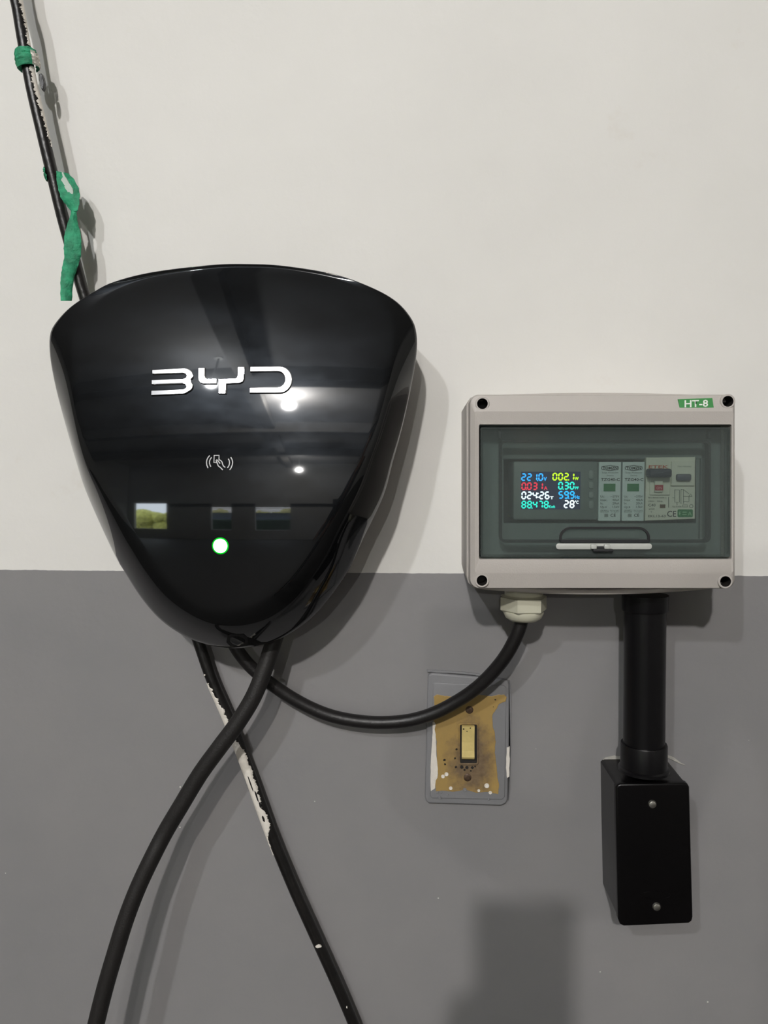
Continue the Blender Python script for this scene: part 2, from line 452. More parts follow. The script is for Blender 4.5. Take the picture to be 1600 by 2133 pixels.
bm = B(); box(bm, (-4.6, -13.4, -0.05), (1.2, -12.6, 1.30)); obj('wall', bm, mat('shed_wall', (126,136,156), 0.8), shed)
for i in range(4):
    bm = B(); box(bm, (-4.7, -12.9, 1.32+i*0.085), (1.3, -12.45, 1.375+i*0.085)); obj('eaves_slat', bm, mat('slat_beige', (222,196,172), 0.7), shed)
bm = B(); box(bm, (-4.7, -13.4, 1.66), (1.3, -12.4, 1.75)); obj('roof', bm, mat('shed_roof', (60,62,66), 0.7), shed)
bm = B(); box(bm, (-4.6, -12.55, -0.05), (1.2, -12.2, 0.92), 0.06); tag_ = obj('low_hedge', bm, mat('dark_hedge', (34,58,40), 0.9, noise=0.4, nscale=8), label='low clipped dark green hedge in front of the pale shed', cat='hedge')
h = obj('hedge', hd, mat('hedge_leaves', (206,206,110), 0.8, noise=0.4, nscale=9), label='green hedge in daylight beyond the garage opening', cat='hedge', kind='stuff')

for i, (x, y, z, wt, r, c) in enumerate(LAMPS):
    t = root('ceiling_lamp', (x, y, ZC), ('round bulb in a white holder under the ceiling, '+('largest, behind the camera', 'left of the camera', 'far back by the openings', 'right of the camera')[i]), 'lamp', 'garage ceiling lamps')
    l = bpy.data.lights.new('bulb_light', 'POINT'); l.energy = wt; l.shadow_soft_size = r; l.color = c
    lo = bpy.data.objects.new('bulb_light', l); COL.objects.link(lo); lo.parent = t; lo.location = (0, 0, z-ZC)
    bm = B(); lathe(bm, (x, y, ZC), (0, 0, -1), [(0, 0), (0, 0.05), (0.012, 0.052), (0.016, 0.012), (ZC-z-0.10, 0.012), (ZC-z-0.095, 0.022), (ZC-z-r-0.008, 0.024), (ZC-z-r-0.006, 0)], 20)
    obj('lamp_holder', bm, mat('lamp_holder_white', (225,225,220), 0.5), t, smooth=True)

# ------------------------------------------------------------------ wall charger
RIM, DMAX = 0.066, 0.108
out_px = [(516,549),(592,553),(695,570),(772,597),(823,625),(854,658),(867,689),(868,735),(856,807),(838,889),(818,963),(797,1037),(756,1124),(726,1188),(685,1247),(644,1292),(592,1327),(541,1345),(490,1351),(439,1345),(387,1327),(336,1293),(295,1247),(259,1191),(234,1147),(182,1032),(158,960),(126,848),(111,786),(103,735),(104,694),(118,668),(147,638),(188,611),(234,587),(316,566),(439,551)]
pan_px = [(516,556),(592,560),(690,579),(755,606),(800,642),(820,690),(815,770),(800,850),(775,935),(730,1030),(682,1110),(632,1178),(585,1218),(538,1242),(488,1250),(440,1240),(385,1198),(335,1138),(290,1070),(250,1005),(215,950),(190,870),(174,790),(166,720),(172,680),(196,644),(240,606),(316,577),(439,559)]
c0 = P(485, 900, RIM); CX, CZ = c0.x, c0.z
def polar(pts, d):
    w_ = [Vector((x, z)) for x, z in xz(pts, d)]
    cm = catmull([(v.x, v.y, 0) for v in w_], 10, True)
    lst = sorted((math.atan2(v.y-CZ, v.x-CX), math.hypot(v.x-CX, v.y-CZ)) for v in cm)
    lst = [(lst[-1][0]-2*PI, lst[-1][1])]+lst+[(lst[0][0]+2*PI, lst[0][1])]
    def f(a):
        lo, hi = 0, len(lst)-1
        while hi-lo > 1:
            m_ = (lo+hi)//2
            if lst[m_][0] <= a: lo = m_
            else: hi = m_
        t = (a-lst[lo][0])/max(1e-9, lst[hi][0]-lst[lo][0]); return lst[lo][1]*(1-t)+lst[hi][1]*t
    return f
RO, RP = polar(out_px, RIM), polar(pan_px, RIM)
APX, APZ = P(485, 1100, 0.1).x, P(485, 1108, 0.1).z
def dome(x, z): return DMAX-(x-APX)**2/(2*0.92)-(z-APZ)**2/(2*0.49)
def cover_depth(x, z):
    a = math.atan2(z-CZ, x-CX); r = math.hypot(x-CX, z-CZ); ro, rp = RO(a), RP(a)
    rp = min(rp, ro-0.002)
    h_ = dome(x, z)
    if r > rp:
        u = min(1, (r-rp)/(ro-rp))
        xe, ze = CX+ro*math.cos(a), CZ+ro*math.sin(a)
        h_ -= (dome(xe, ze)-RIM)*(u**1.55)
    return h_
def onc(px, py, off=0.0):
    d = 0.1
    for _ in range(8):
        p = P(px, py, d); d = cover_depth(p.x, p.z)+off
    return P(px, py, d)

charger = root('wall_charger', (CX, 0, P(490, 1351, RIM).z), 'large glossy black rounded-triangle charging station with chrome lettering and green light', 'charger')
def build_cover():
    bm = B(); NA = 288; rows = []
    angs = [-PI+2*PI*i/NA for i in range(NA)]
    fr = [i/26 for i in range(1, 27)]
    rings = []
    for k in fr: rings.append(('p', k))
    for k in range(1, 15): rings.append(('f', k/14))
    for kind, k in rings:
        row = []
        for a in angs:
            ro = RO(a); rp = min(RP(a), ro-0.002)
            r = rp*k if kind == 'p' else rp+(ro-0.0006-rp)*k
            x, z = CX+r*math.cos(a), CZ+r*math.sin(a)
            row.append(bm.verts.new((x, -cover_depth(x, z), z)))
        rows.append(row)
    for dr, dd in ((0.0, -0.0012), (0.0004, -0.003), (0.0012, -0.012), (0.003, -0.028)):        # rim rolls over and runs back
        rows.append([bm.verts.new((CX+(RO(a)-dr)*math.cos(a), -(RIM+dd), CZ+(RO(a)-dr)*math.sin(a))) for a in angs])
    rows.append([bm.verts.new((CX+(RO(a)-0.008)*math.cos(a), -(RIM-0.028), CZ+(RO(a)-0.008)*math.sin(a))) for a in angs])
    c = bm.verts.new((CX, -cover_depth(CX, CZ), CZ))
    for i in range(NA): bm.faces.new((c, rows[0][(i+1) % NA], rows[0][i]))
    for a, b in zip(rows, rows[1:]):
        for i in range(NA): bm.faces.new((a[i], a[(i+1) % NA], b[(i+1) % NA], b[i]))
    return obj('cover', bm, M['black_gloss'], charger, smooth='all')
build_cover()
bm = B(); ang = [-PI+2*PI*i/96 for i in range(96)]
prism(bm, [(CX+(RO(a)*0.93)*math.cos(a), CZ+(RO(a)*0.93)*math.sin(a)) for a in ang], 0.0, RIM-0.026, 0.002)
obj('back_housing', bm, M['housing'], charger, smooth=True)

def letter(polys, name='letter'):
    bm = B()
    for pl in polys:
        pts = [(300+x*0.20625, 740+y*0.20625) for x, y in pl]
        fr, md, bk = [], [], []
        base = [onc(x, y, 0.0012) for x, y in pts]
        xzp = [(p.x, p.z) for p in base]; ins = inset(xzp, 0.0005)
        for (x, z), (xi, zi) in zip(xzp, ins):
            fr.append(bm.verts.new((xi, -(cover_depth(xi, zi)+0.0018), zi)))
            md.append(bm.verts.new((x, -(cover_depth(x, z)+0.0011), z)))
            bk.append(bm.verts.new((x, -(cover_depth(x, z)-0.0015), z)))
        n = len(fr)
        for i in range(n):
            j = (i+1) % n
            bm.faces.new((fr[i], md[i], md[j], fr[j])); bm.faces.new((md[i], bk[i], bk[j], md[j]))
        bm.faces.new(fr); bm.faces.new(bk[::-1])
    return obj(name, bm, M['chrome'], charger)
def arc(cx, cy, rx, ry, a0, a1, n=10):
    return [(cx+rx*math.cos(math.radians(a0+(a1-a0)*i/n)), cy+ry*math.sin(math.radians(a0+(a1-a0)*i/n))) for i in range(n+1)]
letter([[(80,145),(200,138),(390,128)]+arc(400,205,95,77,-80,20,8)+[(474,242)]+arc(402,310,93,68,-35,52,8)+[(412,390),(240,400),(70,408),(72,354),(240,347),(400,340),(420,330),(427,314),(415,295),(390,289),(75,298),(75,247),(250,240),(400,234),(424,224),(430,206),(420,190),(395,182),(82,192)]])
letter([[(548,125),(615,124),(617,212),(622,226),(636,234),(735,234),(732,289),(600,290),(566,276),(550,248)],
        [(945,115),(1016,114),(1013,240),(996,270),(968,283),(834,290),(830,390),(750,389),(752,292),(749,236),(915,232),(934,226),(942,208)]])
letter([[(1070,112),(1370,110)]+arc(1372,246,125,136,-88,90,16)+[(1220,382),(1065,383),(1065,325),(1350,322)]+arc(1350,243,74,79,90,-88,12)+[(1200,166),(1070,168)]])
# contactless card symbol, printed in silver
bm = B()
def icon(pts, wpx=2.1):
    w3 = [onc(380+x*0.12186, 920+y*0.12186) for x, y in pts]
    stroke(bm, [(p.x, p.z) for p in w3], wpx*0.000357, -0.0002, 0.00025, cover_depth)
icon([(468,237),(440,270),(420,310),(413,350),(418,400),(440,452)])
icon([(502,268),(480,295),(466,330),(465,370),(475,405),(488,428)])
icon([(828,266),(850,305),(860,350),(853,400),(835,445),(808,483)])
icon([(785,292),(803,325),(808,360),(800,400),(785,430),(769,447)])
icon([(600,356),(540,356),(545,234),(628,234),(626,310)])
icon([(645,374),(600,315),(585,310),(577,325),(598,370),(615,415),(650,440),(692,484)])
icon([(626,305),(660,325),(680,350),(690,390),(706,420),(735,440)])
obj('contactless_card_symbol', bm, M['icon'], charger)
# status light: bright core; lens bloom around it painted as an emissive green ring
p = onc(459, 1137); sl = 0.000357
bm = B(); bmi = B()
def cap(bm, r0, r1, off0, off1, nn=32):
    rws = []
    for r, off in ((r0, off0), (r1, off1)):
        if r <= 0: rws.append([bm.verts.new((p.x, -(cover_depth(p.x, p.z)+off), p.z))]); continue
        rws.append([bm.verts.new((p.x+r*math.cos(2*PI*i/nn), -(cover_depth(p.x+r*math.cos(2*PI*i/nn), p.z+r*math.sin(2*PI*i/nn))+off), p.z+r*math.sin(2*PI*i/nn))) for i in range(nn)])
    a, b = rws
    for i in range(nn):
        j = (i+1) % nn
        bm.faces.new((a[0], b[j], b[i]) if len(a) == 1 else (a[i], a[j], b[j], b[i]))
cap(bm, 0, 0.3*sl*15, 0.0009, 0.0009); cap(bm, 0.3*sl*15, 0.9*sl*15, 0.0009, 0.0007); cap(bm, 0.9*sl*15, sl*15, 0.0007, 0.0002)
led = obj('status_light', bm, emission('led_core', (0.75, 1.0, 0.72), 3.0), charger, label='round glowing green status light', smooth=True)
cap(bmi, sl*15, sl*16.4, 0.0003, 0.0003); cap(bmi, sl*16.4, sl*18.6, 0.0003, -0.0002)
obj('bloom_ring', bmi, emission('led_bloom', (0.0, 0.85, 0.02), 0.8), led)
# small matt black patch set into the lower tip
bm = B()
nt_px = [(474,1324),(480,1321),(508,1321),(514,1326),(517,1336),(515,1345),(480,1346),(472,1338)]
w3 = [onc(x, y) for x, y in nt_px]
fr = [bm.verts.new((q.x, -(cover_depth(q.x, q.z)+0.0004), q.z)) for q in w3]; bk = [bm.verts.new((q.x, -(cover_depth(q.x, q.z)-0.003), q.z)) for q in w3]
bm.faces.new(fr)
for i in range(len(fr)): bm.faces.new((fr[i], fr[(i+1) % len(fr)], bk[(i+1) % len(fr)], bk[i]))
obj('tip_patch', bm, mat('matt_black_tip', (3,3,3), 0.5, spec=0.2), charger)

# ------------------------------------------------------------------ cables
def cable(name, pts, r, m, label, extra=14):
    path = catmull([P(x, y, d) for x, y, d in pts], extra)
    bm = B(); tube(bm, path, r, 24)
    return obj(name, bm, m, label=label, cat='cable', smooth='all'), path
cable('charging_cable', [(592,1240,0.030),(585,1290,0.036),(570,1337,0.040),(549,1400,0.044),(526,1455,0.047),(492,1510,0.049),(457,1557,0.050),(417,1612,0.050),(377,1678,0.050),(345,1732,0.050),(315,1790,0.055),(287,1850,0.059),(262,1915,0.063),(241,1982,0.066),(221,2050,0.068),(202,2125,0.070),(186,2200,0.071),(168,2300,0.072)],
      0.0070, M['rubber2'], 'thick black rubber cable hanging from the charger to lower left')
cable('supply_cable', [(440,1262,0.024),(470,1312,0.027),(503,1366,0.026),(540,1405,0.024),(590,1442,0.021),(640,1471,0.019),(690,1491,0.018),(745,1502,0.0175),(800,1505,0.0175),(855,1500,0.018),(905,1485,0.020),(950,1462,0.023),(990,1435,0.028),(1025,1402,0.034),(1055,1364,0.040),(1077,1322,0.044),(1087,1290,0.045),(1089,1265,0.045)],
      0.0056, M['rubber'], 'black cable curving from under the charger up into the grey box')
old, opath = cable('wall_cable', [(8,-110,0.033),(22,-40,0.032),(36,10,0.031),(48,80,0.031),(66,180,0.030),(88,275,0.029),(107,355,0.027),(130,450,0.024),(152,530,0.021),(174,610,0.018),(215,735,0.014),(270,910,0.011),(340,1120,0.011),(384,1255,0.012),(414,1338,0.013),(440,1412,0.013),(478,1500,0.013),(520,1610,0.013),(565,1735,0.013),(612,1850,0.014),(655,1946,0.014),(702,2050,0.014),(738,2135,0.014),(790,2260,0.014)],
      0.0050, M['oldcable'], 'thin black wall cable with peeling white paint, running diagonally behind the charger')
old.name = 'wall_cable'
def proj(p):
    v = M3.transposed() @ (p-Vector((0, CAMY, CAMZ))); return (800+F_PX*v.x/-v.z, 1066.5-F_PX*v.y/-v.z)
opy = [proj(q)[1] for q in opath]
def flake(y0, y1, fn, seed=1, th=0.0006):
    """paint left on the cable between two heights; fn(t) gives the angular span (0 = viewer's right, 90 = front, 180 = left)"""
    random.seed(seed); ids = [i for i, y in enumerate(opy) if y0 <= y <= y1]
    # refine the path so that the torn edge is jagged
    pth = []; 
    for i, j in zip(ids, ids[1:]):
        for k in range(5): pth.append(opath[i].lerp(opath[j], k/5))
    pth.append(opath[ids[-1]]); n = len(pth); pc = []
    for i in range(n):
        a0, a1 = fn(i/(n-1)); jt = random.uniform(-9, 9)+9*math.sin(i*0.9+seed)*math.sin(i*0.23+2*seed)+7*math.sin(i*0.37)
        pc.append((i, math.radians(a0), math.radians(a1+jt*(1 if a1 > a0 else 0.8))))
    bm = B(); tube_patch(bm, pth, 0.00505, pc, th)
    return obj('paint_flake', bm, M['flake'], old, smooth=40)
S = lambda *ks: (lambda t: next(((a0+(b0-a0)*(t-ta)/(tb-ta), a1+(b1-a1)*(t-ta)/(tb-ta)) for (ta, a0, a1), (tb, b0, b1) in zip(ks, ks[1:]) if ta <= t <= tb), (ks[-1][1], ks[-1][2])))

# ------------------------------------------------------------------ distribution box
FD = 0.090                       # depth of the lid face
bxo = root('distribution_box', (P(1252, 1226, 0).x, 0, P(1252, 1226, FD).z), 'light grey plastic electrical box with smoky window and green sticker, mounted on the wall', 'electrical box')
def arc_edge(x0, x1, y, bulge, n=14):
    return [(x0+(x1-x0)*i/n, y+bulge*math.sin(PI*i/n)**0.8) for i in range(n+1)]
# base behind the lid, top and bottom edges bowed
base_px = arc_edge(1000, 1488, 824, -6)+[(1524,828),(1530,840)]+[(1530,1205),(1522,1222)]+arc_edge(1486, 990, 1226, 13)[0:]+[(976,1215),(972,1200),(972,842),(980,828)]
bw = xz(base_px, 0.078)
bm = B(); frame(bm, bw, inset(bw, 0.004), 0.0, 0.078, 0.001); prism(bm, inset(bw, 0.003), 0.0, 0.003); obj('base', bm, M['boxgrey'], bxo, smooth=30)
# lid with screw bosses at the corners, a window opening and a sloped face
def lid():
    bm = B(); n = 9
    outer = rrect(977, 822, 1531, 1226, 20, n)
    o2 = rrect(980, 824, 1530, 1225, 19, n)
    m1 = rrect(989, 857, 1528, 1192, 4, n)
    inn = rrect(998, 884, 1524, 1165, 3, n)
    rows = []
    def fix(p):      # the right hand window edge closes in by a hair towards the bottom
        return p
    O = xz(outer, 0.086); O2 = xz(o2, 0.0895); MM = xz(m1, 0.0915); I = xz(inn, 0.0905); I0 = I
    for pts, d in ((O, 0.070), (O, 0.0855), (O2, 0.0885), (MM, 0.0915), (I, 0.0905), (I0, 0.070)):
        rows.append([bm.verts.new((p[0], -d, p[1])) for p in pts])
    k = len(O)
    for a, b in zip(rows, rows[1:]+rows[:1]):
        for i in range(k): bm.faces.new((a[i], a[(i+1) % k], b[(i+1) % k], b[i]))
    o = obj('lid', bm, M['boxgrey'], bxo, smooth=20)
    return o
ld = lid()
for hx, hy in ((1005,841),(1516,836),(1004,1209),(1511,1211)):
    q = P(hx, hy, 0.0905); bm = B()
    lathe(bm, (q.x, -0.084, q.z), (0, -1, 0), [(0, 0.0054), (0.0066, 0.0054), (0.0070, 0.0050), (0.0070, 0.0040), (-0.010, 0.0038), (-0.0105, 0)], 28)
    bs = obj('screw_boss', bm, [M['boxgrey'], M['hole']], bxo, smooth=30)
    for f in bs.data.polygons:
        c_ = f.center+Vector(bs.location)+Vector(bxo.location)
        if math.hypot(c_.x-q.x, c_.z-q.z) < 0.0042 : f.material_index = 1
    # the lid really is pierced there
    cut = B(); lathe(cut, (q.x, -0.060, q.z), (0, -1, 0), [(0, 0), (0, 0.0050), (0.05, 0.0050), (0.05, 0)], 24)
    co = obj('cut', cut, M['hole']); md_ = ld.modifiers.new('b', 'BOOLEAN'); md_.object = co; md_.operation = 'DIFFERENCE'; md_.solver = 'EXACT'
bpy.context.view_layer.update()
dg = bpy.context.evaluated_depsgraph_get(); nm = bpy.data.meshes.new_from_object(ld.evaluated_get(dg)); ld.modifiers.clear(); ld.data = nm
for o in [o for o in COL.objects if o.name.startswith('cut')]: bpy.data.objects.remove(o)
nm.set_sharp_from_angle(angle=math.radians(20))
# sticker
ST = [(1413,831.5),(1484,829),(1487,849),(1416,851)]
bm = B(); prism(bm, xz(ST, 0.0908), 0.0880, 0.0908); stk = obj('sticker', bm, M['greenlab'], bxo, label='small green sticker reading HT-8')
bm = B(); text(bm, 'HT-8', 1426, 848, 14.2, 0.0909, wpx=49, slant=0.0, rot=0.02, bold=0.02); obj('lettering', bm, M['inkwhite'], stk)
# inner plate with a modular opening
ID = 0.068
def rectring(bm, o_, i_, d0, d1):
    frame(bm, xz(o_, d1), xz(i_, d1), d0, d1)
bm = B(); rectring(bm, rrect(1000,880,1524,1170,2,2), rrect(1049,957,1450,1090,2,2), 0.060, ID); obj('inner_plate', bm, M['boxin'], bxo)
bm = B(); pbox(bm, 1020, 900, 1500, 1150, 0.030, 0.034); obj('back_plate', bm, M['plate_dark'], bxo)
bm = B(); pbox(bm, 1042, 953, 1462, 955.5, ID, ID+0.0012); obj('plate_ridge', bm, M['boxin'], bxo)
bm = B(); pbox(bm, 1458, 955, 1463, 1122, ID, ID+0.004); obj('plate_ridge', bm, M['boxin'], bxo)
# smoky hinged window
WD = 0.0885
bm = B()
prism(bm, xz(rrect(1001,890,1521,1160,3,3), WD), WD-0.0018, WD, 0.0006)
win = obj('window_cover', bm, M['smoky'], bxo, label='smoky transparent hinged window')
bm = B(); frame(bm, xz(rrect(1001,890,1521,1160,3,3), WD+.0004), xz(rrect(1004,893.5,1518,1157,2,3), WD+.0004), WD-0.009, WD+0.0004); obj('window_rim', bm, M['smoky'], win)
# raised outline moulded on the window with the thumb grip
def polyline_px(bm, pts, wpx, d0, d1, closed=False):
    q = [Vector((P(x, y, d1).x, P(x, y, d1).z)) for x, y in pts]
    if closed: q.append(q[0])
    stroke(bm, q, wpx*0.000364, d0, d1)
bm = B()
R1 = rrect(1043.5, 919, 1478.5, 1128, 10, 6)
polyline_px(bm, R1+[R1[0]], 5.2, WD-0.010, WD-0.0026)
obj('window_moulding', bm, M['seal'], win)
bm = B(); grip = [(1168,1126)]+arc(1190,1120,22,20,180,270,8)+arc(1330,1120,22,20,270,360,8)+[(1352,1126)]
polyline_px(bm, grip, 4.6, WD-0.0010, WD+0.0012); obj('thumb_grip', bm, M['seal'], win)
bm = B(); prism(bm, xz([(1168,1124),(1353,1124),(1353,1131),(1168,1131)], WD+0.001), WD-0.001, WD+0.001, 0.0003); obj('grip_ledge', bm, M['seal'], win)
bm = B(); prism(bm, xz(rrect(1158.5,1132,1358.5,1144.5,6,5), WD+0.0005), WD-0.001, WD+0.0005, 0.0003); slot = obj('latch_slot', bm, M['clear'], win, smooth=30)
for x0, x1 in ((1231,1244),(1259,1272)):
    bm = B(); pbox(bm, x0, 1134, x1, 1144, WD, WD+0.003, 0.0008); obj('latch_clip', bm, M['clear'], slot, smooth=True)
bm = B(); pbox(bm, 1236, 1144, 1278, 1150, WD, WD+0.003, 0.0006); pbox(bm, 1244, 1138, 1259, 1145, WD, WD+0.002, 0.0005); obj('latch_catch', bm, M['seal'], slot)
for x in (1041, 1478):
    bm = B(); pbox(bm, x-3, 896, x+4, 914, WD-0.008, WD-0.003, 0.0004); obj('hinge_lug', bm, M['seal'], win)

# cable gland under the box
gq = P(1091, 1240, 0.045)
def gland():
    bm = B(); top = gq+Vector((0, 0, 0.008)); ax = (0, 0, -1)
    lathe(bm, top, ax, [(0, 0), (0, 0.0155), (0.0075, 0.0155), (0.0085, 0.0185)], 32)
    g = obj('cable_gland', bm, M['gland'], bxo, label='ivory nylon cable gland', smooth=30)
    bm = B(); rr = [(0.0082, 0.0150), (0.0094, 0.0192), (0.0196, 0.0192), (0.0216, 0.0166)]
    rows = []
    for t, r in rr: rows.append([bm.verts.new(top+Vector((math.cos(PI/3*i+math.radians(8))*r, math.sin(PI/3*i+math.radians(8))*r, -t))) for i in range(6)])
    for a, b in zip(rows, rows[1:]):
        for i in range(6): bm.faces.new((a[i], a[(i+1) % 6], b[(i+1) % 6], b[i]))
    bm.faces.new(rows[0]); bm.faces.new(rows[-1][::-1])
    obj('hex_nut', bm, M['gland'], g)
    bm = B(); lathe(bm, top, ax, [(0.0205, 0), (0.0205, 0.0163), (0.0225, 0.0163), (0.0262, 0.0145), (0.0286, 0.0110), (0.0290, 0.0074), (0.0275, 0.0056), (0.0275, 0)], 36)
    obj('sealing_nut', bm, M['gland'], g, smooth=40)
gland()

# ------------------------------------------------------------------ modules inside the box
# energy meter
MD = 0.070
mt = root('energy_meter', P(1157, 1083, MD), 'grey panel meter with glowing multicolour digits at the left inside the box', 'meter')
bm = B(); prism(bm, xz(rrect(1069,961,1246,1083,5,5), MD), 0.036, MD, 0.0012); obj('bezel', bm, M['meterbody'], mt, smooth=30)
bm = B(); pbox(bm, 1085, 982.5, 1209.5, 1061, MD-0.0004, MD+0.0004); obj('display', bm, M['lcd'], mt)
for y0, y1 in ((980,998),(1003,1018),(1024,1038),(1043,1060)):
    bm = B(); prism(bm, xz(rrect(1227,y0,1237,y1,3.5,4), MD+0.001), MD-0.001, MD+0.001, 0.0003); obj('button', bm, M['meterkey'], mt, smooth=30)
bm = B()
for s_, y in (('SET', 997), ('UP', 1016), ('DN', 1035), ('CLR', 1060)): text(bm, s_, 1223, y, 5.0, MD, rot=PI/2)
obj('lettering', bm, M['inkgrey'], mt)
SEG = dict(zip('abcdefg', [((0,0),(1,0)), ((1,0),(1,1)), ((1,1),(1,2)), ((0,2),(1,2)), ((0,1),(0,2)), ((0,0),(0,1)), ((0,1),(1,1))]))
DIG = {'0':'abcdef','1':'bc','2':'abged','3':'abgcd','4':'fgbc','5':'afgcd','6':'afgedc','7':'abc','8':'abcdefg','9':'abcdfg'}
def zx(v): return 1060+v*0.11875
def zy(v): return 950+v*0.11875
LD = MD+0.0008
def seven(bm, ch, x, y0, y1, w_=86):
    t = 24; hh = (y1-y0-t)/2; ww = w_-t; g = 3
    for s_ in DIG[ch]:
        (ax, ay), (bx_, by_) = SEG[s_]
        a = Vector((x+t/2+ax*ww, y0+t/2+ay*hh)); b = Vector((x+t/2+bx_*ww, y0+t/2+by_*hh))
        dr = (b-a).normalized(); nn = Vector((-dr.y, dr.x)); a2 = a+dr*g; b2 = b-dr*g; h2 = t/2
        hexa = [a2, a2+dr*h2+nn*h2, b2-dr*h2+nn*h2, b2, b2-dr*h2-nn*h2, a2+dr*h2-nn*h2]
        prism(bm, xz([(zx(q.x)+(y1-q.y)*0.0009*6, zy(q.y)) for q in hexa], LD), MD+0.0004, LD)
def row(name, col, st, items, dots=(), txt=None, lab=None):
    bm = B()
    for ch, x, y0, y1 in items: seven(bm, ch, x, y0, y1)
    for x, y in dots: prism(bm, xz(disc(zx(x), zy(y), 1.3, 10), LD), MD+0.0004, LD)
    if txt:
        s_, x, y, hz, wz = txt; text(bm, s_, zx(x), zy(y), hz*0.11875, MD+0.0007, wpx=wz*0.11875, bold=0.03)
    obj('readout', bm, emission('digit_'+name, col, st), mt, label=lab)
row('blue', (0.02, 0.36, 1.0), 2.7, [('2',215,300,437),('2',315,300,437),('1',415,300,437),('0',515,300,437)], [(507,430)], ('V',608,435,68,58), 'glowing blue voltage reading')
row('lime', (0.60, 1.0, 0.0), 2.4, [('0',762,292,430),('0',862,292,430),('2',962,292,430),('1',1062,292,430)], [(1050,418)], ('W',1155,420,55,70), 'glowing lime power reading')
row('red', (0.88, 0.03, 0.07), 1.9, [('0',218,460,597),('0',315,460,597),('3',415,460,597),('1',512,460,597)], [(308,585)], ('A',615,590,60,62), 'glowing red current reading')
row('aqua', (0.015, 0.85, 0.66), 2.3, [('0',862,450,588),('3',966,450,588),('0',1064,450,588)], [(954,580)], ('PF',1162,583,48,64), 'glowing turquoise power factor reading')
row('white', (0.72, 0.93, 1.0), 3.2, [('0',218,620,760),('2',316,620,760),('4',412,620,760),('2',530,620,760),('6',628,620,760)], [(515,655),(515,722)], ('T',726,755,48,56), 'glowing white hour reading')
row('azure', (0.01, 0.40, 1.0), 2.7, [('5',868,612,750),('9',966,612,750),('9',1066,612,750)], [(1054,742)], ('Hz',1168,748,58,76), 'glowing blue frequency reading')
row('mint', (0.01, 0.80, 0.62), 2.3, [('8',218,782,920),('8',318,782,920),('4',415,782,920),('7',512,782,920),('8',612,782,920)], [(408,912)], ('Kwh',706,910,50,104), 'glowing turquoise energy reading')
row('cool', (0.80, 0.90, 1.0), 3.2, [('2',962,772,914),('8',1064,772,914)], [], ('\u00b0C',1160,838,56,62), 'glowing white temperature reading')

# surge protective devices
MZ = 0.072
def mx(v): return 1240+v*0.1375
def my(v): return 950+v*0.1375
def surge(k, label):
    o_ = k*357
    t = root('surge_protector', P(mx(222+o_), 1085, MZ), label, 'surge protector', 'twin surge protectors in the box')
    bm = B(); pbox(bm, mx(46+o_)+.2, 962, mx(400+o_)-.5, 1085.5, 0.036, MZ, 0.0006); obj('body', bm, M['white'], t)
    bm = B(); pbox(bm, mx(128+o_), 1007.5, mx(308+o_), 1023.5, MZ-0.001, MZ+0.0003); obj('status_flag', bm, M['green'], t, label='green status flag')
    bm = B(); D = MZ+0.0002
    text(bm, 'TOMZN', mx(225+o_), my(200), 5.4, D, wpx=31, align='CENTER', bold=0.03)
    for sg in (1, -1):
        q = [(mx(96+o_), my(180-sg*14)), (mx(110+o_), my(180-sg*22)), (mx(225+o_), my(180-sg*40)), (mx(340+o_), my(180-sg*22)), (mx(354+o_), my(180-sg*14))]
        stroke(bm, xz(q, D), 1.0*0.00037, D-0.0001, D+0.0002)
    for xx in (96, 354): stroke(bm, xz([(mx(xx+o_), my(164)), (mx(xx+o_), my(196))], D), 0.9*0.00037, D-0.0001, D+0.0002)
    text(bm, 'TZG40-C', mx(88+o_), my(374), 5.6, D, wpx=39, bold=0.015)
    text(bm, 'CE', mx(230+o_), my(918), 6.2, D, wpx=11, bold=0.01)
    for l_, r_, y in (('Uc:', '~275V', 628), ('Imax:', '40kA', 680), ('In:', '20kA', 732), ('Up:\u2264', '1.5kV', 786)):
        text(bm, l_, mx(80+o_), my(y), 4.6, D); text(bm, r_, mx(362+o_), my(y), 4.6, D, align='RIGHT')
    obj('lettering', bm, M['ink'], t)
    bm = B()
    text(bm, 'Surge Protective', mx(226+o_), my(260), 3.0, D, wpx=34, align='CENTER'); text(bm, 'Device', mx(226+o_), my(303), 3.0, D, wpx=14, align='CENTER')
    text(bm, 'GB18802.1', mx(78+o_), my(832), 2.6, D, wpx=17); text(bm, 'IEC61643', mx(228+o_), my(832), 2.6, D, wpx=18)
    text(bm, 'IEC61643', mx(78+o_), my(854), 2.6, D, wpx=17); text(bm, '-11:2011', mx(228+o_), my(854), 2.6, D, wpx=17)
    for i in range(4): stroke(bm, xz([(mx(138+o_), my(880+i*13)), (mx(194+o_), my(880+i*13))], D), 0.8*0.00037, D-0.0001, D+0.0002)
    obj('fine_print', bm, M['inkgrey'], t, kind='stuff')
surge(0, 'white surge protector with green flag, directly right of the glowing meter')
surge(1, 'white surge protector with green flag, directly left of the breaker')

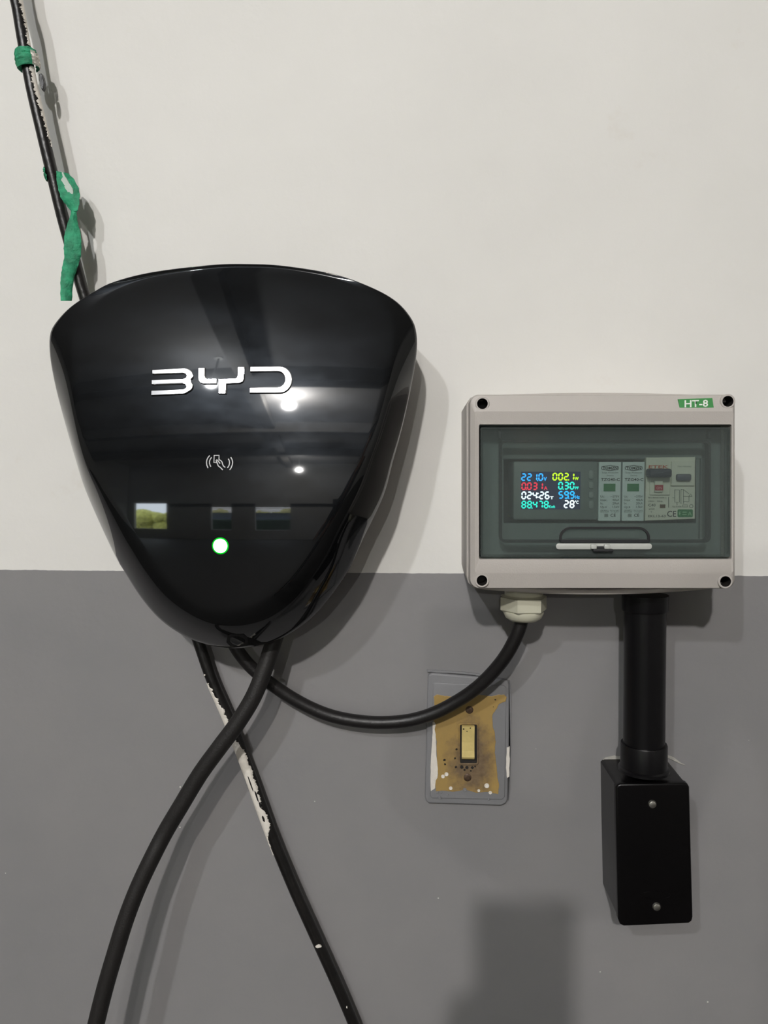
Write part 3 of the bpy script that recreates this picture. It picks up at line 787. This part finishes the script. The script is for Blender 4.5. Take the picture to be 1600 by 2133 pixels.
# circuit breaker
BD = 0.072
cb = root('circuit_breaker', P(1397, 1081, BD), 'ivory circuit breaker with dark lever and red ON flag at right inside the box', 'circuit breaker')
bm = B(); prism(bm, xz([(1346.5,953),(1449,952),(1448,1081),(1344,1085)], BD), 0.036, BD, 0.0006); obj('body', bm, M['ivory'], cb)
bm = B(); pbox(bm, mx(1152), 961, 1448, my(450), BD-0.001, BD+0.0016, 0.0004); obj('upper_panel', bm, M['ivory'], cb)
bm = B(); pbox(bm, mx(825), my(320), mx(1140), my(590), BD-0.001, BD+0.0012, 0.0005); obj('lever_housing', bm, M['ivory'], cb)
bm = B(); pbox(bm, mx(900), my(375), mx(1030), my(545), BD, BD+0.0035, 0.0006); obj('lever_stem', bm, M['ivory'], cb)
bm = B(); q0, q1 = P(mx(820), my(260), BD+0.012), P(mx(1175), my(260), BD+0.010)
prism(bm, xz(rrect(mx(822), my(190), mx(1172), my(325), 5, 5), BD+0.010), BD+0.001, BD+0.010, 0.002, 3); obj('lever', bm, M['navy'], cb, smooth=30, label='dark navy lever')
bm = B(); pbox(bm, mx(905), my(438), mx(1032), my(520), BD+0.003, BD+0.0038); rf = obj('on_flag', bm, M['red'], cb, label='red flag reading ON')
bm = B(); text(bm, 'ON', mx(968), my(505), 6, BD+0.0039, wpx=11, align='CENTER'); obj('lettering', bm, mat('print_pink', (240,170,176), 0.6), rf)
bm = B(); pbox(bm, mx(1242), my(272), mx(1465), my(372), BD, BD+0.005, 0.0012); obj('test_button', bm, M['slate'], cb, smooth=True)
bm = B(); pbox(bm, mx(982), my(732), mx(1064), my(788), BD-0.0005, BD+0.0003); obj('contact_indicator', bm, M['brown'], cb)
bm = B(); text(bm, 'ETEK', mx(808), my(186), 6.6, BD+0.0001, wpx=41, slant=0.05, bold=0.02); obj('red_lettering', bm, M['inkred'], cb)
bm = B(); D = BD+0.0002
text(bm, 'C40', mx(803), my(762), 5.6, D, wpx=15); text(bm, 'EKL13-63', mx(803), my(925), 4.6, D, wpx=36)
text(bm, 'CE', mx(1088), my(918), 12.5, D, wpx=19, bold=0.005)
text(bm, 'IEC/EN61009-1', mx(803), my(641), 3.0, D, wpx=37); text(bm, '230V~  50Hz', mx(803), my(695), 3.0, D, wpx=30)
text(bm, 'I\u0394n 0.03A', mx(1170), my(776), 2.8, D, wpx=19)
stroke(bm, xz([(mx(1112), my(620)), (mx(1112), my(780))], D), 0.8*0.00037, D-0.0001, D+0.0002)
text(bm, '6000', mx(812), my(812), 2.8, D, wpx=12); text(bm, '3', mx(842), my(856), 3.4, D)
obj('lettering', bm, M['ink'], cb)
bm = B(); D2 = D
text(bm, 'Test Monthly', mx(1245), my(166), 2.6, BD+0.0018, wpx=29)
for pl in ([(1205,510),(1275,510),(1275,700),(1205,700),(1205,510)], [(1170,632),(1205,632)], [(1240,700),(1240,745)], [(1300,505),(1335,505),(1335,720),(1300,720),(1300,505)], [(1335,505),(1420,570)], [(1335,610),(1470,610)], [(1420,610),(1445,570),(1468,610)], [(1335,690),(1420,690),(1420,610)], [(1325,740),(1400,740),(1400,770),(1325,770),(1325,740)]):
    stroke(bm, xz([(mx(a), my(b)) for a, b in pl], D2), 0.8*0.00037, D2-0.0001, D2+0.0002)
c_ = [(mx(1455)+3.6*math.cos(a*PI/6), my(758)+3.6*math.sin(a*PI/6)) for a in range(13)]; stroke(bm, xz(c_, D2), 0.8*0.00037, D2-0.0001, D2+0.0002)
obj('wiring_diagram', bm, M['inkgrey'], cb)
bm = B(); prism(bm, xz(rrect(mx(1248), my(808), mx(1480), my(926), 2.5, 4), D), BD-0.0005, BD+0.0002); gb = obj('green_badge', bm, M['green'], cb)
bm = B(); text(bm, 'E', mx(1268), my(895), 7.5, BD+0.0003); text(bm, 'A', mx(1402), my(900), 8.5, BD+0.0003)
stroke(bm, xz([(mx(1320), my(850)), (mx(1385), my(850))], BD+.0003), 1.5*0.00037, BD, BD+0.0004); stroke(bm, xz([(mx(1320), my(885)), (mx(1385), my(885))], BD+.0003), 1.5*0.00037, BD, BD+0.0004)
obj('lettering', bm, mat('badge_print', (150,200,150), 0.6), gb)

# ------------------------------------------------------------------ conduit and junction box
CD = 0.040
ptop, pbot = P(1344, 1236, CD), P(1341, 1606, CD)
pipe = root('conduit_pipe', pbot, 'vertical black plastic conduit pipe between the grey box and the black junction box', 'pipe')
ax = (pbot-ptop).normalized(); PL = (pbot-ptop).length
bm = B(); lathe(bm, ptop, ax, [(0.001, 0), (0.001, 0.0166), (PL-0.002, 0.0166), (PL-0.002, 0)], 48); obj('pipe_body', bm, M['pvc'], pipe, smooth=True)
bm = B(); lathe(bm, ptop, ax, [(0.0012, 0.0), (0.0012, 0.0184), (0.0125, 0.0184), (0.0140, 0.0180), (0.0140, 0.0166)], 48); obj('coupling', bm, M['pvc'], pipe, smooth=True)
bm = B(); lathe(bm, ptop, ax, [(PL-0.0235, 0.0166), (PL-0.0235, 0.0182), (PL-0.0225, 0.0186), (PL-0.004, 0.0186), (PL-0.003, 0.0204), (PL-0.0008, 0.0204), (PL-0.0006, 0.0)], 48); obj('coupling', bm, M['pvc'], pipe, smooth=True)
JF = 0.0555
jb = root('junction_box', P(1364, 1930, 0.028), 'tall black plastic junction box with two screws below the conduit pipe', 'junction box')
front = [(1283,1640),(1287,1635.5),(1292,1633),(1360,1632),(1426,1631),(1433,1633.5),(1437,1640),(1440.5,1780),(1444,1911),(1442,1919),(1436,1924),(1364,1927.5),(1300,1930),(1292,1926),(1288,1915),(1285,1780)]
fw = xz(front, JF)
bm = B(); prism(bm, inset(fw, 0.0010), 0.0, JF-0.006, wback=-0.0005)
obj('body', bm, M['jbox'], jb, smooth=30)
bm = B(); prism(bm, fw, JF-0.0065, JF, 0.0018, 4); jc = obj('cover', bm, M['jbox'], jb, smooth=50)
for sx, sy in ((1359.5,1676),(1368.5,1890)):
    q = P(sx, sy, JF+0.001); bm = B()
    lathe(bm, (q.x, -JF+0.001, q.z), (0, -1, 0), [(0, 0.0034), (0.0012, 0.0035), (0.0024, 0.0028), (0.0030, 0.0012), (0.0030, 0)], 20)
    s_ = obj('screw', bm, M['steel'], jc, smooth=30, label='bright round-headed screw')
    bm = B()
    for a in (0.5, 0.5+PI/2):
        t_ = bmesh.new(); bmesh.ops.create_cube(t_, size=1)
        for v in t_.verts: v.co = Vector((v.co.x*0.0036, v.co.y*0.0012, v.co.z*0.0007)); v.co = Matrix.Rotation(a, 3, 'Y') @ v.co+Vector((q.x, -JF-0.0018, q.z))
        join(bm, t_)
    for v in bm.verts: pass
    bm.free()
q = P(1366, 1865, JF); ov = [(1366+31*math.cos(2*PI*i/40), 1865+8.5*math.sin(2*PI*i/40)) for i in range(41)]
bm = B(); stroke(bm, xz(ov, JF), 0.0004, JF-0.0003, JF+0.0003); obj('embossed_oval', bm, M['jbox'], jc)
# plaster smear above the junction box
def blob(name, pts, d1, m, parent=None, label=None, cat=None, d0=0.0, kind=None):
    bm = B(); prism(bm, xz(pts, d1), d0, d1, min(0.0003, (d1-d0)*0.6), 2)
    return obj(name, bm, m, parent, label=label, cat=cat, kind=kind)
blob('plaster_smear', [(1256,1583),(1262,1578),(1272,1576),(1280,1574.5),(1290,1576),(1297,1575),(1300,1580),(1300,1586),(1280,1585),(1260,1587)], 0.0012, M['smear'], label='pale plaster smear on the wall at the junction box top left corner', cat='plaster')
blob('plaster_smear', [(1388,1572),(1394,1574),(1404,1578),(1412,1584),(1420,1590),(1428,1594),(1418,1592),(1408,1587),(1398,1582),(1388,1578)], 0.0012, M['smear'], label='pale plaster smear on the wall right of the pipe foot', cat='plaster')

# ------------------------------------------------------------------ old light switch
sw = root('light_switch', P(972, 1680, 0), 'old yellowed light switch under flaking grey paint beneath the looping cable', 'light switch')
pl_px = [(891,1410),(894,1405),(900,1402),(960,1407),(1050,1415),(1058,1418),(1061,1424),(1061,1540),(1058,1666),(1054,1674),(1044,1679),(960,1676),(893,1674),(887,1669),(885,1660),(888,1530)]
bm = B(); prism(bm, xz(pl_px, 0.0040), 0.0, 0.0040, 0.0018, 4); obj('wall_plate', bm, M['greypaint'], sw, smooth=40)
in_px = [(902,1425),(906,1422),(1050,1428),(1055,1433),(1052,1660),(1046,1666),(900,1663),(896,1658)]
bm = B(); prism(bm, xz(in_px, 0.0052), 0.0036, 0.0052, 0.0008, 3); obj('raised_panel', bm, M['greypaint'], sw, smooth=40)
def s8(pts): return [(860+x*0.15, 1380+y*0.15) for x, y in pts]
def jag(pts, amp=0.5, seed=5, sub=4):
    random.seed(seed); out = []
    for i in range(len(pts)):
        a, b = pts[i], pts[(i+1) % len(pts)]
        for k in range(sub):
            t = k/sub; out.append((a[0]+(b[0]-a[0])*t+random.uniform(-amp, amp), a[1]+(b[1]-a[1])*t+random.uniform(-amp, amp)))
    return out
yel = s8([(290,470),(330,445),(420,460),(520,475),(700,470),(900,450),(1100,470),(1180,450),(1270,445),(1305,480),(1290,540),(1200,575),(1170,640),(1110,720),(1105,780),(1115,900),(1140,980),(1150,1100),(1140,1250),(1160,1400),(1180,1600),(1200,1700),(1185,1830),(1050,1800),(880,1810),(740,1770),(560,1800),(430,1780),(320,1790),(310,1650),(350,1560),(335,1350),(330,1100),(300,950),(290,800),(300,600)])
blob('exposed_plastic', jag(yel), 0.0055, M['patch'], sw, label='yellowed plastic where the grey paint has flaked off', d0=0.0048)
wh = s8([(275,830),(300,825),(320,860),(305,930),(318,1000),(325,1150),(330,1300),(350,1480),(345,1600),(318,1640),(310,1750),(250,1790),(245,1600),(252,1300),(265,1100),(275,980)])
blob('white_paint_patch', jag(wh, 0.3, 8), 0.0058, M['flake'], sw, label='bare white paint patch', d0=0.0048)
# screws, recess, rocker
for sx, sy, nm_ in ((978,1479,0),(974,1620,1)):
    q = P(sx, sy, 0.006); bm = B(); lathe(bm, (q.x, -0.0052, q.z), (0, -1, 0), [(0, 0.0035), (0.0006, 0.0034), (0.0010, 0.0026), (0.0011, 0)], 22)
    obj('plate_screw', bm, mat('tarnished_screw', (84,66,52), 0.5, 0.4, noise=0.4, nscale=500), sw, smooth=30)
rc = rrect(956.5,1508,996,1592,4,5)
bm = B(); frame(bm, xz(rrect(954.5,1506,997.5,1594,5,5), 0.0066), xz(rrect(958.5,1510,994,1590,3,5), 0.0066), 0.0045, 0.0066, 0.0004); obj('rocker_frame', bm, M['patch'], sw, smooth=40)
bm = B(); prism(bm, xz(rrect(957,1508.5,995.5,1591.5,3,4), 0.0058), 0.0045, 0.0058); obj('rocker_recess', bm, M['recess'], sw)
def rockerm():
    bm = B(); d = 0.011
    a = P(962.5, 1514, d); b = P(989, 1514, d); c = P(988.5, 1583, d)
    n = 12; rows = []
    prof = [(0.0, 0.0058), (0.0, 0.0100), (0.25, 0.0092), (0.5, 0.0086), (0.75, 0.0093), (0.93, 0.0108), (1.0, 0.0092), (1.0, 0.0058)]
    for t, dd in prof:
        z = a.z+(c.z-a.z)*t; rows.append([bm.verts.new((x, -dd, z)) for x in (a.x, a.x+0.0005, b.x-0.0005, b.x)])
    for r_, s_ in zip(rows, rows[1:]):
        for i in range(3): bm.faces.new((r_[i], r_[i+1], s_[i+1], s_[i]))
    bm.faces.new([r_[0] for r_ in rows]); bm.faces.new([r_[3] for r_ in rows][::-1])
    obj('rocker', bm, M['rocker'], sw, label='pale yellow switch rocker')
rockerm()
# paint bubbles
for i, (x, y, r) in enumerate([(468,1553,30),(420,1583,28),(527,1747,27),(722,1768,28),(916,1780,22),(1028,1712,36),(1077,1808,25),(372,1878,25),(486,1840,14),(1052,1898,18),(340,1805,20),(392,1800,20)]):
    cx, cy = 860+x*0.15, 1380+y*0.15; q = P(cx, cy, 0.0056); rr = r*0.15*0.00042
    bm = B(); lathe(bm, (q.x, -0.0054, q.z), (0, -1, 0), [(0, rr), (0.0006, rr*0.9), (0.0007, rr*0.7), (0.0003, rr*0.55), (0.0002, 0)], 14)
    obj('paint_bubble', bm, M['flake'] if i in (5, 6, 4, 0, 1, 2) else M['greypaint'], sw, smooth=True)
# paint filler beads along the plate edge
for pts in ([(889,1396),(930,1398),(975,1401),(1000,1405),(1000,1408),(970,1405),(930,1402),(890,1400)],
            [(1061,1417),(1064,1425),(1064,1560),(1062,1640),(1059,1668),(1062,1560)]):
    blob('paint_ridge', jag(pts, 0.5, 3), 0.0024, M['greypaint'], sw)
blob('white_paint_patch', jag([(1056,1558),(1062,1556),(1062,1580),(1061,1618),(1056,1622),(1054,1600)], 0.6, 4), 0.0047, M['flake'], sw, d0=0.001)

# ------------------------------------------------------------------ cable paint and tape
flake(-30, 105, S((0, 0, 44), (0.5, 0, 40), (0.85, 0, 26), (1, 0, 36)), 2)
flake(136, 310, S((0, 5, 54), (0.3, 0, 48), (0.6, 0, 32), (0.85, 0, 22), (1, 0, 4)), 3)
flake(1413, 1545, S((0, 176, 126), (0.15, 180, 112), (0.5, 180, 86), (1, 180, 80)), 4)
flake(1528, 1785, S((0, 180, 80), (0.10, 180, 74), (0.14, 180, 40), (0.32, 180, 42), (0.48, 180, 50), (0.6, 180, 70), (0.75, 180, 46), (0.8, 180, 95), (0.88, 180, 135), (1, 180, 172)), 5)
flake(1959, 1972, S((0, 75, 80), (0.3, 60, 115), (0.8, 50, 105), (1, 55, 60)), 6)

def ribbon(name, ctr, label, rows_=None, m=None, th=0.0004):
    """crumpled tape strip: rows of (left px, right px, y px, depth left, depth right)"""
    bm = B(); K = 6; grid = []; random.seed(11)
    sm = []
    for a, b in zip(ctr, ctr[1:]):
        for k in range(4): sm.append(tuple(a[i]+(b[i]-a[i])*k/4 for i in range(6)))
    sm.append(ctr[-1])
    for (xl, yl, xr, yr, dl, dr) in sm:
        row_ = []
        for k in range(K+1):
            t = k/K; jx = random.uniform(-0.6, 0.6) if 0 < k < K else random.uniform(-0.9, 0.9)
            dd = dl+(dr-dl)*t+random.uniform(-0.0004, 0.0004)+0.0012*math.sin(PI*t)
            row_.append(P(xl+(xr-xl)*t+jx, yl+(yr-yl)*t, dd))
        grid.append(row_)
    fr = [[bm.verts.new(q) for q in r] for r in grid]; bk = [[bm.verts.new(q+Vector((0, th, 0))) for q in r] for r in grid]
    for i in range(len(grid)-1):
        for k in range(K):
            bm.faces.new((fr[i][k], fr[i][k+1], fr[i+1][k+1], fr[i+1][k])); bm.faces.new((bk[i][k], bk[i+1][k], bk[i+1][k+1], bk[i][k+1]))
        bm.faces.new((fr[i][0], fr[i+1][0], bk[i+1][0], bk[i][0])); bm.faces.new((fr[i][K], bk[i][K], bk[i+1][K], fr[i+1][K]))
    for r in (0, -1):
        for k in range(K): bm.faces.new((fr[r][k], bk[r][k], bk[r][k+1], fr[r][k+1]))
    return obj(name, bm, m or M['tape'], label=label, cat='tape', smooth=50)
def s3(x, y): return (x*0.3049, y*0.3049)
def R3(xl, yl, xr, yr, dl, dr): return (*s3(xl, yl), *s3(xr, yr), dl, dr)
hang = ribbon('masking_tape', [R3(384,1168,470,1185,.0315,.024), R3(388,1230,505,1225,.0300,.024), R3(393,1300,540,1285,.0290,.026), R3(420,1360,545,1340,.0285,.028), R3(460,1410,540,1400,.026,.029), R3(482,1440,530,1436,.028,.030),
    R3(484,1460,522,1456,.030,.029), R3(462,1520,530,1520,.031,.028), R3(440,1600,548,1590,.032,.028), R3(436,1680,556,1670,.032,.029), R3(438,1750,552,1750,.031,.029), R3(428,1810,534,1810,.031,.028), R3(416,1880,510,1880,.031,.027), R3(412,1950,500,1940,.032,.027), R3(414,2055,488,2055,.033,.028)],
    'long strip of green masking tape hanging twisted from the wall cable')
random.seed(5)
bm = B(); sm_ = [s3(x, y) for x, y in [(408,1168),(430,1175),(450,1215),(480,1265),(500,1300),(494,1350),(480,1345),(455,1300),(430,1260),(412,1215)]]
prism(bm, xz(jag(sm_, 0.8, 6, 3), 0.0292), 0.0272, 0.0292, 0.0002); obj('paint_smear', bm, M['tapesmear'], hang)
# wrap of the hanging tape round the cable
def wrap(y0, y1, a0, a1, r0, seed, m=None):
    random.seed(seed); ids = [i for i, y in enumerate(opy) if y0 <= y <= y1]; pth = []
    for i, j in zip(ids, ids[1:]):
        for k in range(4): pth.append(opath[i].lerp(opath[j], k/4))
    pth.append(opath[ids[-1]]); T, F = frames(pth); bm = B(); rows = []; K = 16
    for i, q in enumerate(pth):
        s, o = F[i]; t = i/(len(pth)-1); row_ = []
        for k in range(K+1):
            a = math.radians(a0+(a1-a0)*k/K)
            rr = r0*(1+0.10*math.sin(PI*t))+random.uniform(-0.0004, 0.0009)
            row_.append(bm.verts.new(q+(-s*math.cos(a)+o*math.sin(a))*rr))
        rows.append(row_)
    for a, b in zip(rows, rows[1:]):
        for k in range(K): bm.faces.new((a[k], a[k+1], b[k+1], b[k]))
    return bm
kn = obj('masking_tape', wrap(100, 148, -70, 245, 0.0080, 9), M['tape'], label='small crumpled wrap of green tape round the upper wall cable', cat='tape', smooth=45)
bm = wrap(112, 146, -50, 42, 0.0087, 10); obj('paint_smear', bm, M['flake'], kn, smooth=45)
bm = wrap(346, 378, 120, 250, 0.0056, 12); obj('tape_wrap', bm, M['tape'], hang, smooth=45)
# black scrap curling off the cable below the upper wrap
bm = B(); prism(bm, xz(jag([s3(x, y) for x, y in [(268,505),(285,500),(292,530),(300,560),(297,600),(285,612),(275,590),(266,545)]], 0.5, 3, 3), 0.028), 0.024, 0.028, 0.0004)
obj('torn_jacket_scrap', bm, M['oldcable'], old)

# ------------------------------------------------------------------ the person taking the photograph, behind the lens
ph = root('smartphone', (0, CAMY-0.008, 1.11), 'dark smartphone held upright facing the wall by the person taking the photograph', 'phone')
bm = B(); box(bm, (-0.038, CAMY-0.0125, 1.108), (0.038, CAMY-0.0045, 1.267), 0.003, 3); obj('phone_body', bm, mat('phone_glass_back', (20,22,28), 0.15), ph, smooth=True)
bm = B(); box(bm, (-0.035, CAMY-0.0132, 1.112), (0.035, CAMY-0.0124, 1.266), 0.0003, 1); obj('screen', bm, mat('phone_screen', (12,12,14), 0.1), ph)
def skin(name, nodes, links, m, parent, rootn, sub=2):
    me = bpy.data.meshes.new(name); keys = list(nodes); ix = {k: i for i, k in enumerate(keys)}
    org = wloc(parent)
    me.from_pydata([tuple(Vector(nodes[k][:3])-org) for k in keys], [(ix[a], ix[b]) for a, b in links], [])
    o = bpy.data.objects.new(name, me); COL.objects.link(o)
    sk = o.modifiers.new('skin', 'SKIN'); sk.use_smooth_shade = True
    for k in keys:
        r = nodes[k][3]; r2 = nodes[k][4] if len(nodes[k]) > 4 else r
        me.skin_vertices[0].data[ix[k]].radius = (r, r2)
        me.skin_vertices[0].data[ix[k]].use_root = (k == rootn)
    sb = o.modifiers.new('sub', 'SUBSURF'); sb.levels = sub; sb.render_levels = sub
    bpy.context.view_layer.update()
    nm = bpy.data.meshes.new_from_object(o.evaluated_get(bpy.context.evaluated_depsgraph_get()))
    o.modifiers.clear(); o.data = nm; nm.materials.clear(); nm.materials.append(m); nm.shade_smooth()
    o.parent = parent; WL[o.name] = tuple(org); return o
BX, BY = 0.30, -1.22
pr = root('person', (BX, BY, 0), 'person in dark shirt and trousers standing with left hand raised holding up a phone', 'person')
skin_m = mat('skin', (172,124,96), 0.55)
nd = {'pel': (BX,BY,.93,.11,.09), 'wai': (BX,BY-.005,1.08,.11,.085), 'che': (BX,BY-.005,1.24,.13,.095), 'col': (BX,BY-.005,1.37,.10,.075), 'nek': (BX,BY,1.445,.046), 'jaw': (BX,BY+.025,1.50,.056,.062), 'hed': (BX,BY+.01,1.575,.076,.088), 'top': (BX,BY,1.63,.062,.07)}
lk = [('pel','wai'),('wai','che'),('che','col'),('col','nek'),('nek','jaw'),('jaw','hed'),('hed','top')]
for s_, q in ((-1, 'l'), (1, 'r')):
    nd.update({q+'hip': (BX+s_*.095,BY,.86,.082), q+'kne': (BX+s_*.11,BY+.02,.48,.055), q+'ank': (BX+s_*.12,BY-.02,.09,.036), q+'toe': (BX+s_*.13,BY+.13,.035,.030)})
    lk += [('pel',q+'hip'),(q+'hip',q+'kne'),(q+'kne',q+'ank'),(q+'ank',q+'toe')]
nd.update({'lsh': (BX-.17,BY,1.37,.052), 'lel': (.09,-1.0,1.12,.040), 'lwr': (-.046,-.79,1.128,.025,.021), 'lpa': (-.056,-.735,1.140,.034,.014),
           'rsh': (BX+.17,BY,1.37,.052), 'rel': (.545,-1.24,1.08,.040), 'rwr': (.57,-1.17,.84,.025,.021), 'rpa': (.575,-1.155,.76,.034,.016)})
lk += [('col','lsh'),('lsh','lel'),('lel','lwr'),('lwr','lpa'),('col','rsh'),('rsh','rel'),('rel','rwr'),('rwr','rpa')]
for k_ in range(4):
    for j_, (dz, rr_) in enumerate(((.05,.0085), (.085,.008), (.115,.007))):
        nd['rf%d%s' % (k_, 'abc'[j_])] = (.578-.006*j_, -1.185+.020*k_+.004*j_, .755-dz*(1, 1.1, 1.02, .85)[k_], rr_)
    lk += [('rpa','rf%da' % k_), ('rf%da' % k_,'rf%db' % k_), ('rf%db' % k_,'rf%dc' % k_)]
nd['rta'] = (.565,-1.115,.775,.0095); nd['rtb'] = (.562,-1.100,.735,.008)
lk += [('rpa','rta'), ('rta','rtb')]
for s_, q, px_ in ((1, 'l', -.056),):
    for f_, (zz, ln) in enumerate(((1.176,.9), (1.156,1.0), (1.136,.95), (1.118,.78))):
        a, b, c = q+'f%da' % f_, q+'f%db' % f_, q+'f%dc' % f_
        nd[a] = (px_+s_*.004,-.690,zz-.002,.0085); nd[b] = (px_+s_*.008,-.664,zz,.0080); nd[c] = (px_+s_*(.010+.030*ln),-.662,zz+.002,.0070)
        lk += [(q+'pa', a), (a, b), (b, c)]
    nd[q+'ta'] = (px_+s_*.006,-.712,1.150,.0095); nd[q+'tb'] = (px_+s_*.022,-.697,1.185,.0085); nd[q+'tc'] = (px_+s_*.034,-.694,1.205,.0075)
    lk += [(q+'pa', q+'ta'), (q+'ta', q+'tb'), (q+'tb', q+'tc')]
body = skin('body', nd, lk, skin_m, pr, 'pel')
g = 0.012
sh = {k: (*nd[k][:3], *[r+g for r in nd[k][3:]]) for k in ('wai','che','col','lsh','lel','rsh','rel')}
sh['hem'] = (BX,BY,.95,.13,.115); sh['neck'] = (BX,BY,1.415,.058)
for q in 'lr':
    a, b = Vector(nd[q+'el'][:3]), Vector(nd[q+'wr'][:3]); c = a.lerp(b, .8); sh[q+'cu'] = (*c, .036)
skin('shirt', sh, [('hem','wai'),('wai','che'),('che','col'),('col','neck'),('col','lsh'),('lsh','lel'),('lel','lcu'),('col','rsh'),('rsh','rel'),('rel','rcu')], mat('dark_shirt', (44,42,46), 0.9), pr, 'hem')
tr = {'pel': (BX,BY,.93,.125,.108)}
for s_, q in ((-1, 'l'), (1, 'r')):
    for k in ('hip','kne','ank'): tr[q+k] = (*nd[q+k][:3], nd[q+k][3]+.016)
skin('trousers', tr, [('pel','lhip'),('lhip','lkne'),('lkne','lank'),('pel','rhip'),('rhip','rkne'),('rkne','rank')], mat('dark_trousers', (34,36,44), 0.9), pr, 'pel')
for s_ in (-1, 1):
    skin('shoe', {'a': (BX+s_*.12,BY-.05,.045,.045,.045), 'b': (BX+s_*.125,BY+.06,.04,.046,.040), 'c': (BX+s_*.13,BY+.17,.034,.034,.030)}, [('a','b'),('b','c')], mat('black_shoe', (18,18,18), 0.5), pr, 'a')
skin('hair', {'a': (BX,BY-.035,1.55,.070,.062), 'b': (BX,BY-.022,1.62,.078,.078), 'c': (BX,BY+.03,1.665,.058,.046)}, [('a','b'),('b','c')], mat('black_hair', (16,14,13), 0.6), pr, 'a')
bm = B(); lathe(bm, (BX,BY+.105,1.555), (0, -.75, -1), [(-.022,.0),(-.018,.006),(0,.010),(.016,.014),(.024,.010),(.027,0)], 14); obj('nose', bm, skin_m, pr, smooth=True)
for s_ in (-1, 1):
    t = bmesh.new(); bmesh.ops.create_uvsphere(t, u_segments=12, v_segments=8, radius=.0115)
    for v in t.verts: v.co += Vector((BX+s_*.032, BY+.088, 1.572))
    obj('eye', t, mat('eye_white', (225,222,215), 0.2), pr, smooth='all')
    t = bmesh.new(); bmesh.ops.create_uvsphere(t, u_segments=12, v_segments=8, radius=.02)
    for v in t.verts: v.co = Vector((v.co.x*.35+BX+s_*.080, v.co.y*.8+BY+.005, v.co.z*1.5+1.555))
    obj('ear', t, skin_m, pr, smooth='all')
bm = B(); tube(bm, [Vector((BX-.024,BY+.088,1.508)), Vector((BX,BY+.096,1.510)), Vector((BX+.024,BY+.088,1.508))], .005, 10); obj('mouth', bm, mat('lips', (150,86,78), 0.5), pr, smooth='all')

# black torn gaps and paint scabs on the lower cable, grime specks on the old switch
def on_cable(y, ang, r=0.0056):
    i = min(range(len(opath)), key=lambda k: abs(opy[k]-y)); T, F = frames(opath); s_, o_ = F[i]; a = math.radians(ang)
    return opath[i]+(-s_*math.cos(a)+o_*math.sin(a))*r, T[i]
def sliver(y, ang, ln, wd, m, nm):
    c, t = on_cable(y, ang); bm = B(); sd = t.cross(Vector((0, -1, 0))).normalized(); out = sd.cross(t).normalized()
    pts = [c+t*(ln*math.cos(a))+sd*(wd*math.sin(a)*random.uniform(.75, 1.2)) for a in [2*PI*k/12 for k in range(12)]]
    f_ = [bm.verts.new(q+out*0.0003) for q in pts]; k_ = [bm.verts.new(q-out*0.0012) for q in pts]
    bm.faces.new(f_)
    for i in range(12): bm.faces.new((f_[i], f_[(i+1) % 12], k_[(i+1) % 12], k_[i]))
    obj(nm, bm, m, old)
random.seed(21)
for y, a, ln, wd in ((1630, 95, .0075, .0006), (1655, 82, .0055, .0007), (1668, 78, .0028, .0009), (1697, 92, .0030, .0009)): sliver(y, a, ln, wd, M['oldcable'], 'torn_gap')
for y, a, ln, wd in ((1402, 120, .0007, .0006), (1703, 66, .0014, .0010), (1716, 74, .0010, .0007), (2093, 70, .0009, .0005)): sliver(y, a, ln, wd, M['flake'], 'paint_scab')
for x, y, r in ((966,1519,1.6),(973,1524,1.1),(980,1517,1.3),(968,1577,1.8),(981,1576,1.0)):
    blob('grime_speck', jag(disc(x, y, r, 8), 0.25, int(x), 1), 0.0103, M['recess'], sw, d0=0.0085)
for x, y, r in ((1032,1458,1.8),(1028,1473,1.0),(926,1583,2.6),(927,1592,2.0),(951,1561,2.4),(948,1580,2.2),(950,1598,2.6),(962,1598,3.4),(973,1599,3.6),(984,1599,3.2),(990,1597,2.0),(968,1604,2.4),(981,1606,2.0)):
    blob('grime_speck', jag(disc(x, y, r, 9), 0.5, int(x+y), 1), 0.0058, M['recess'], sw, d0=0.0050)
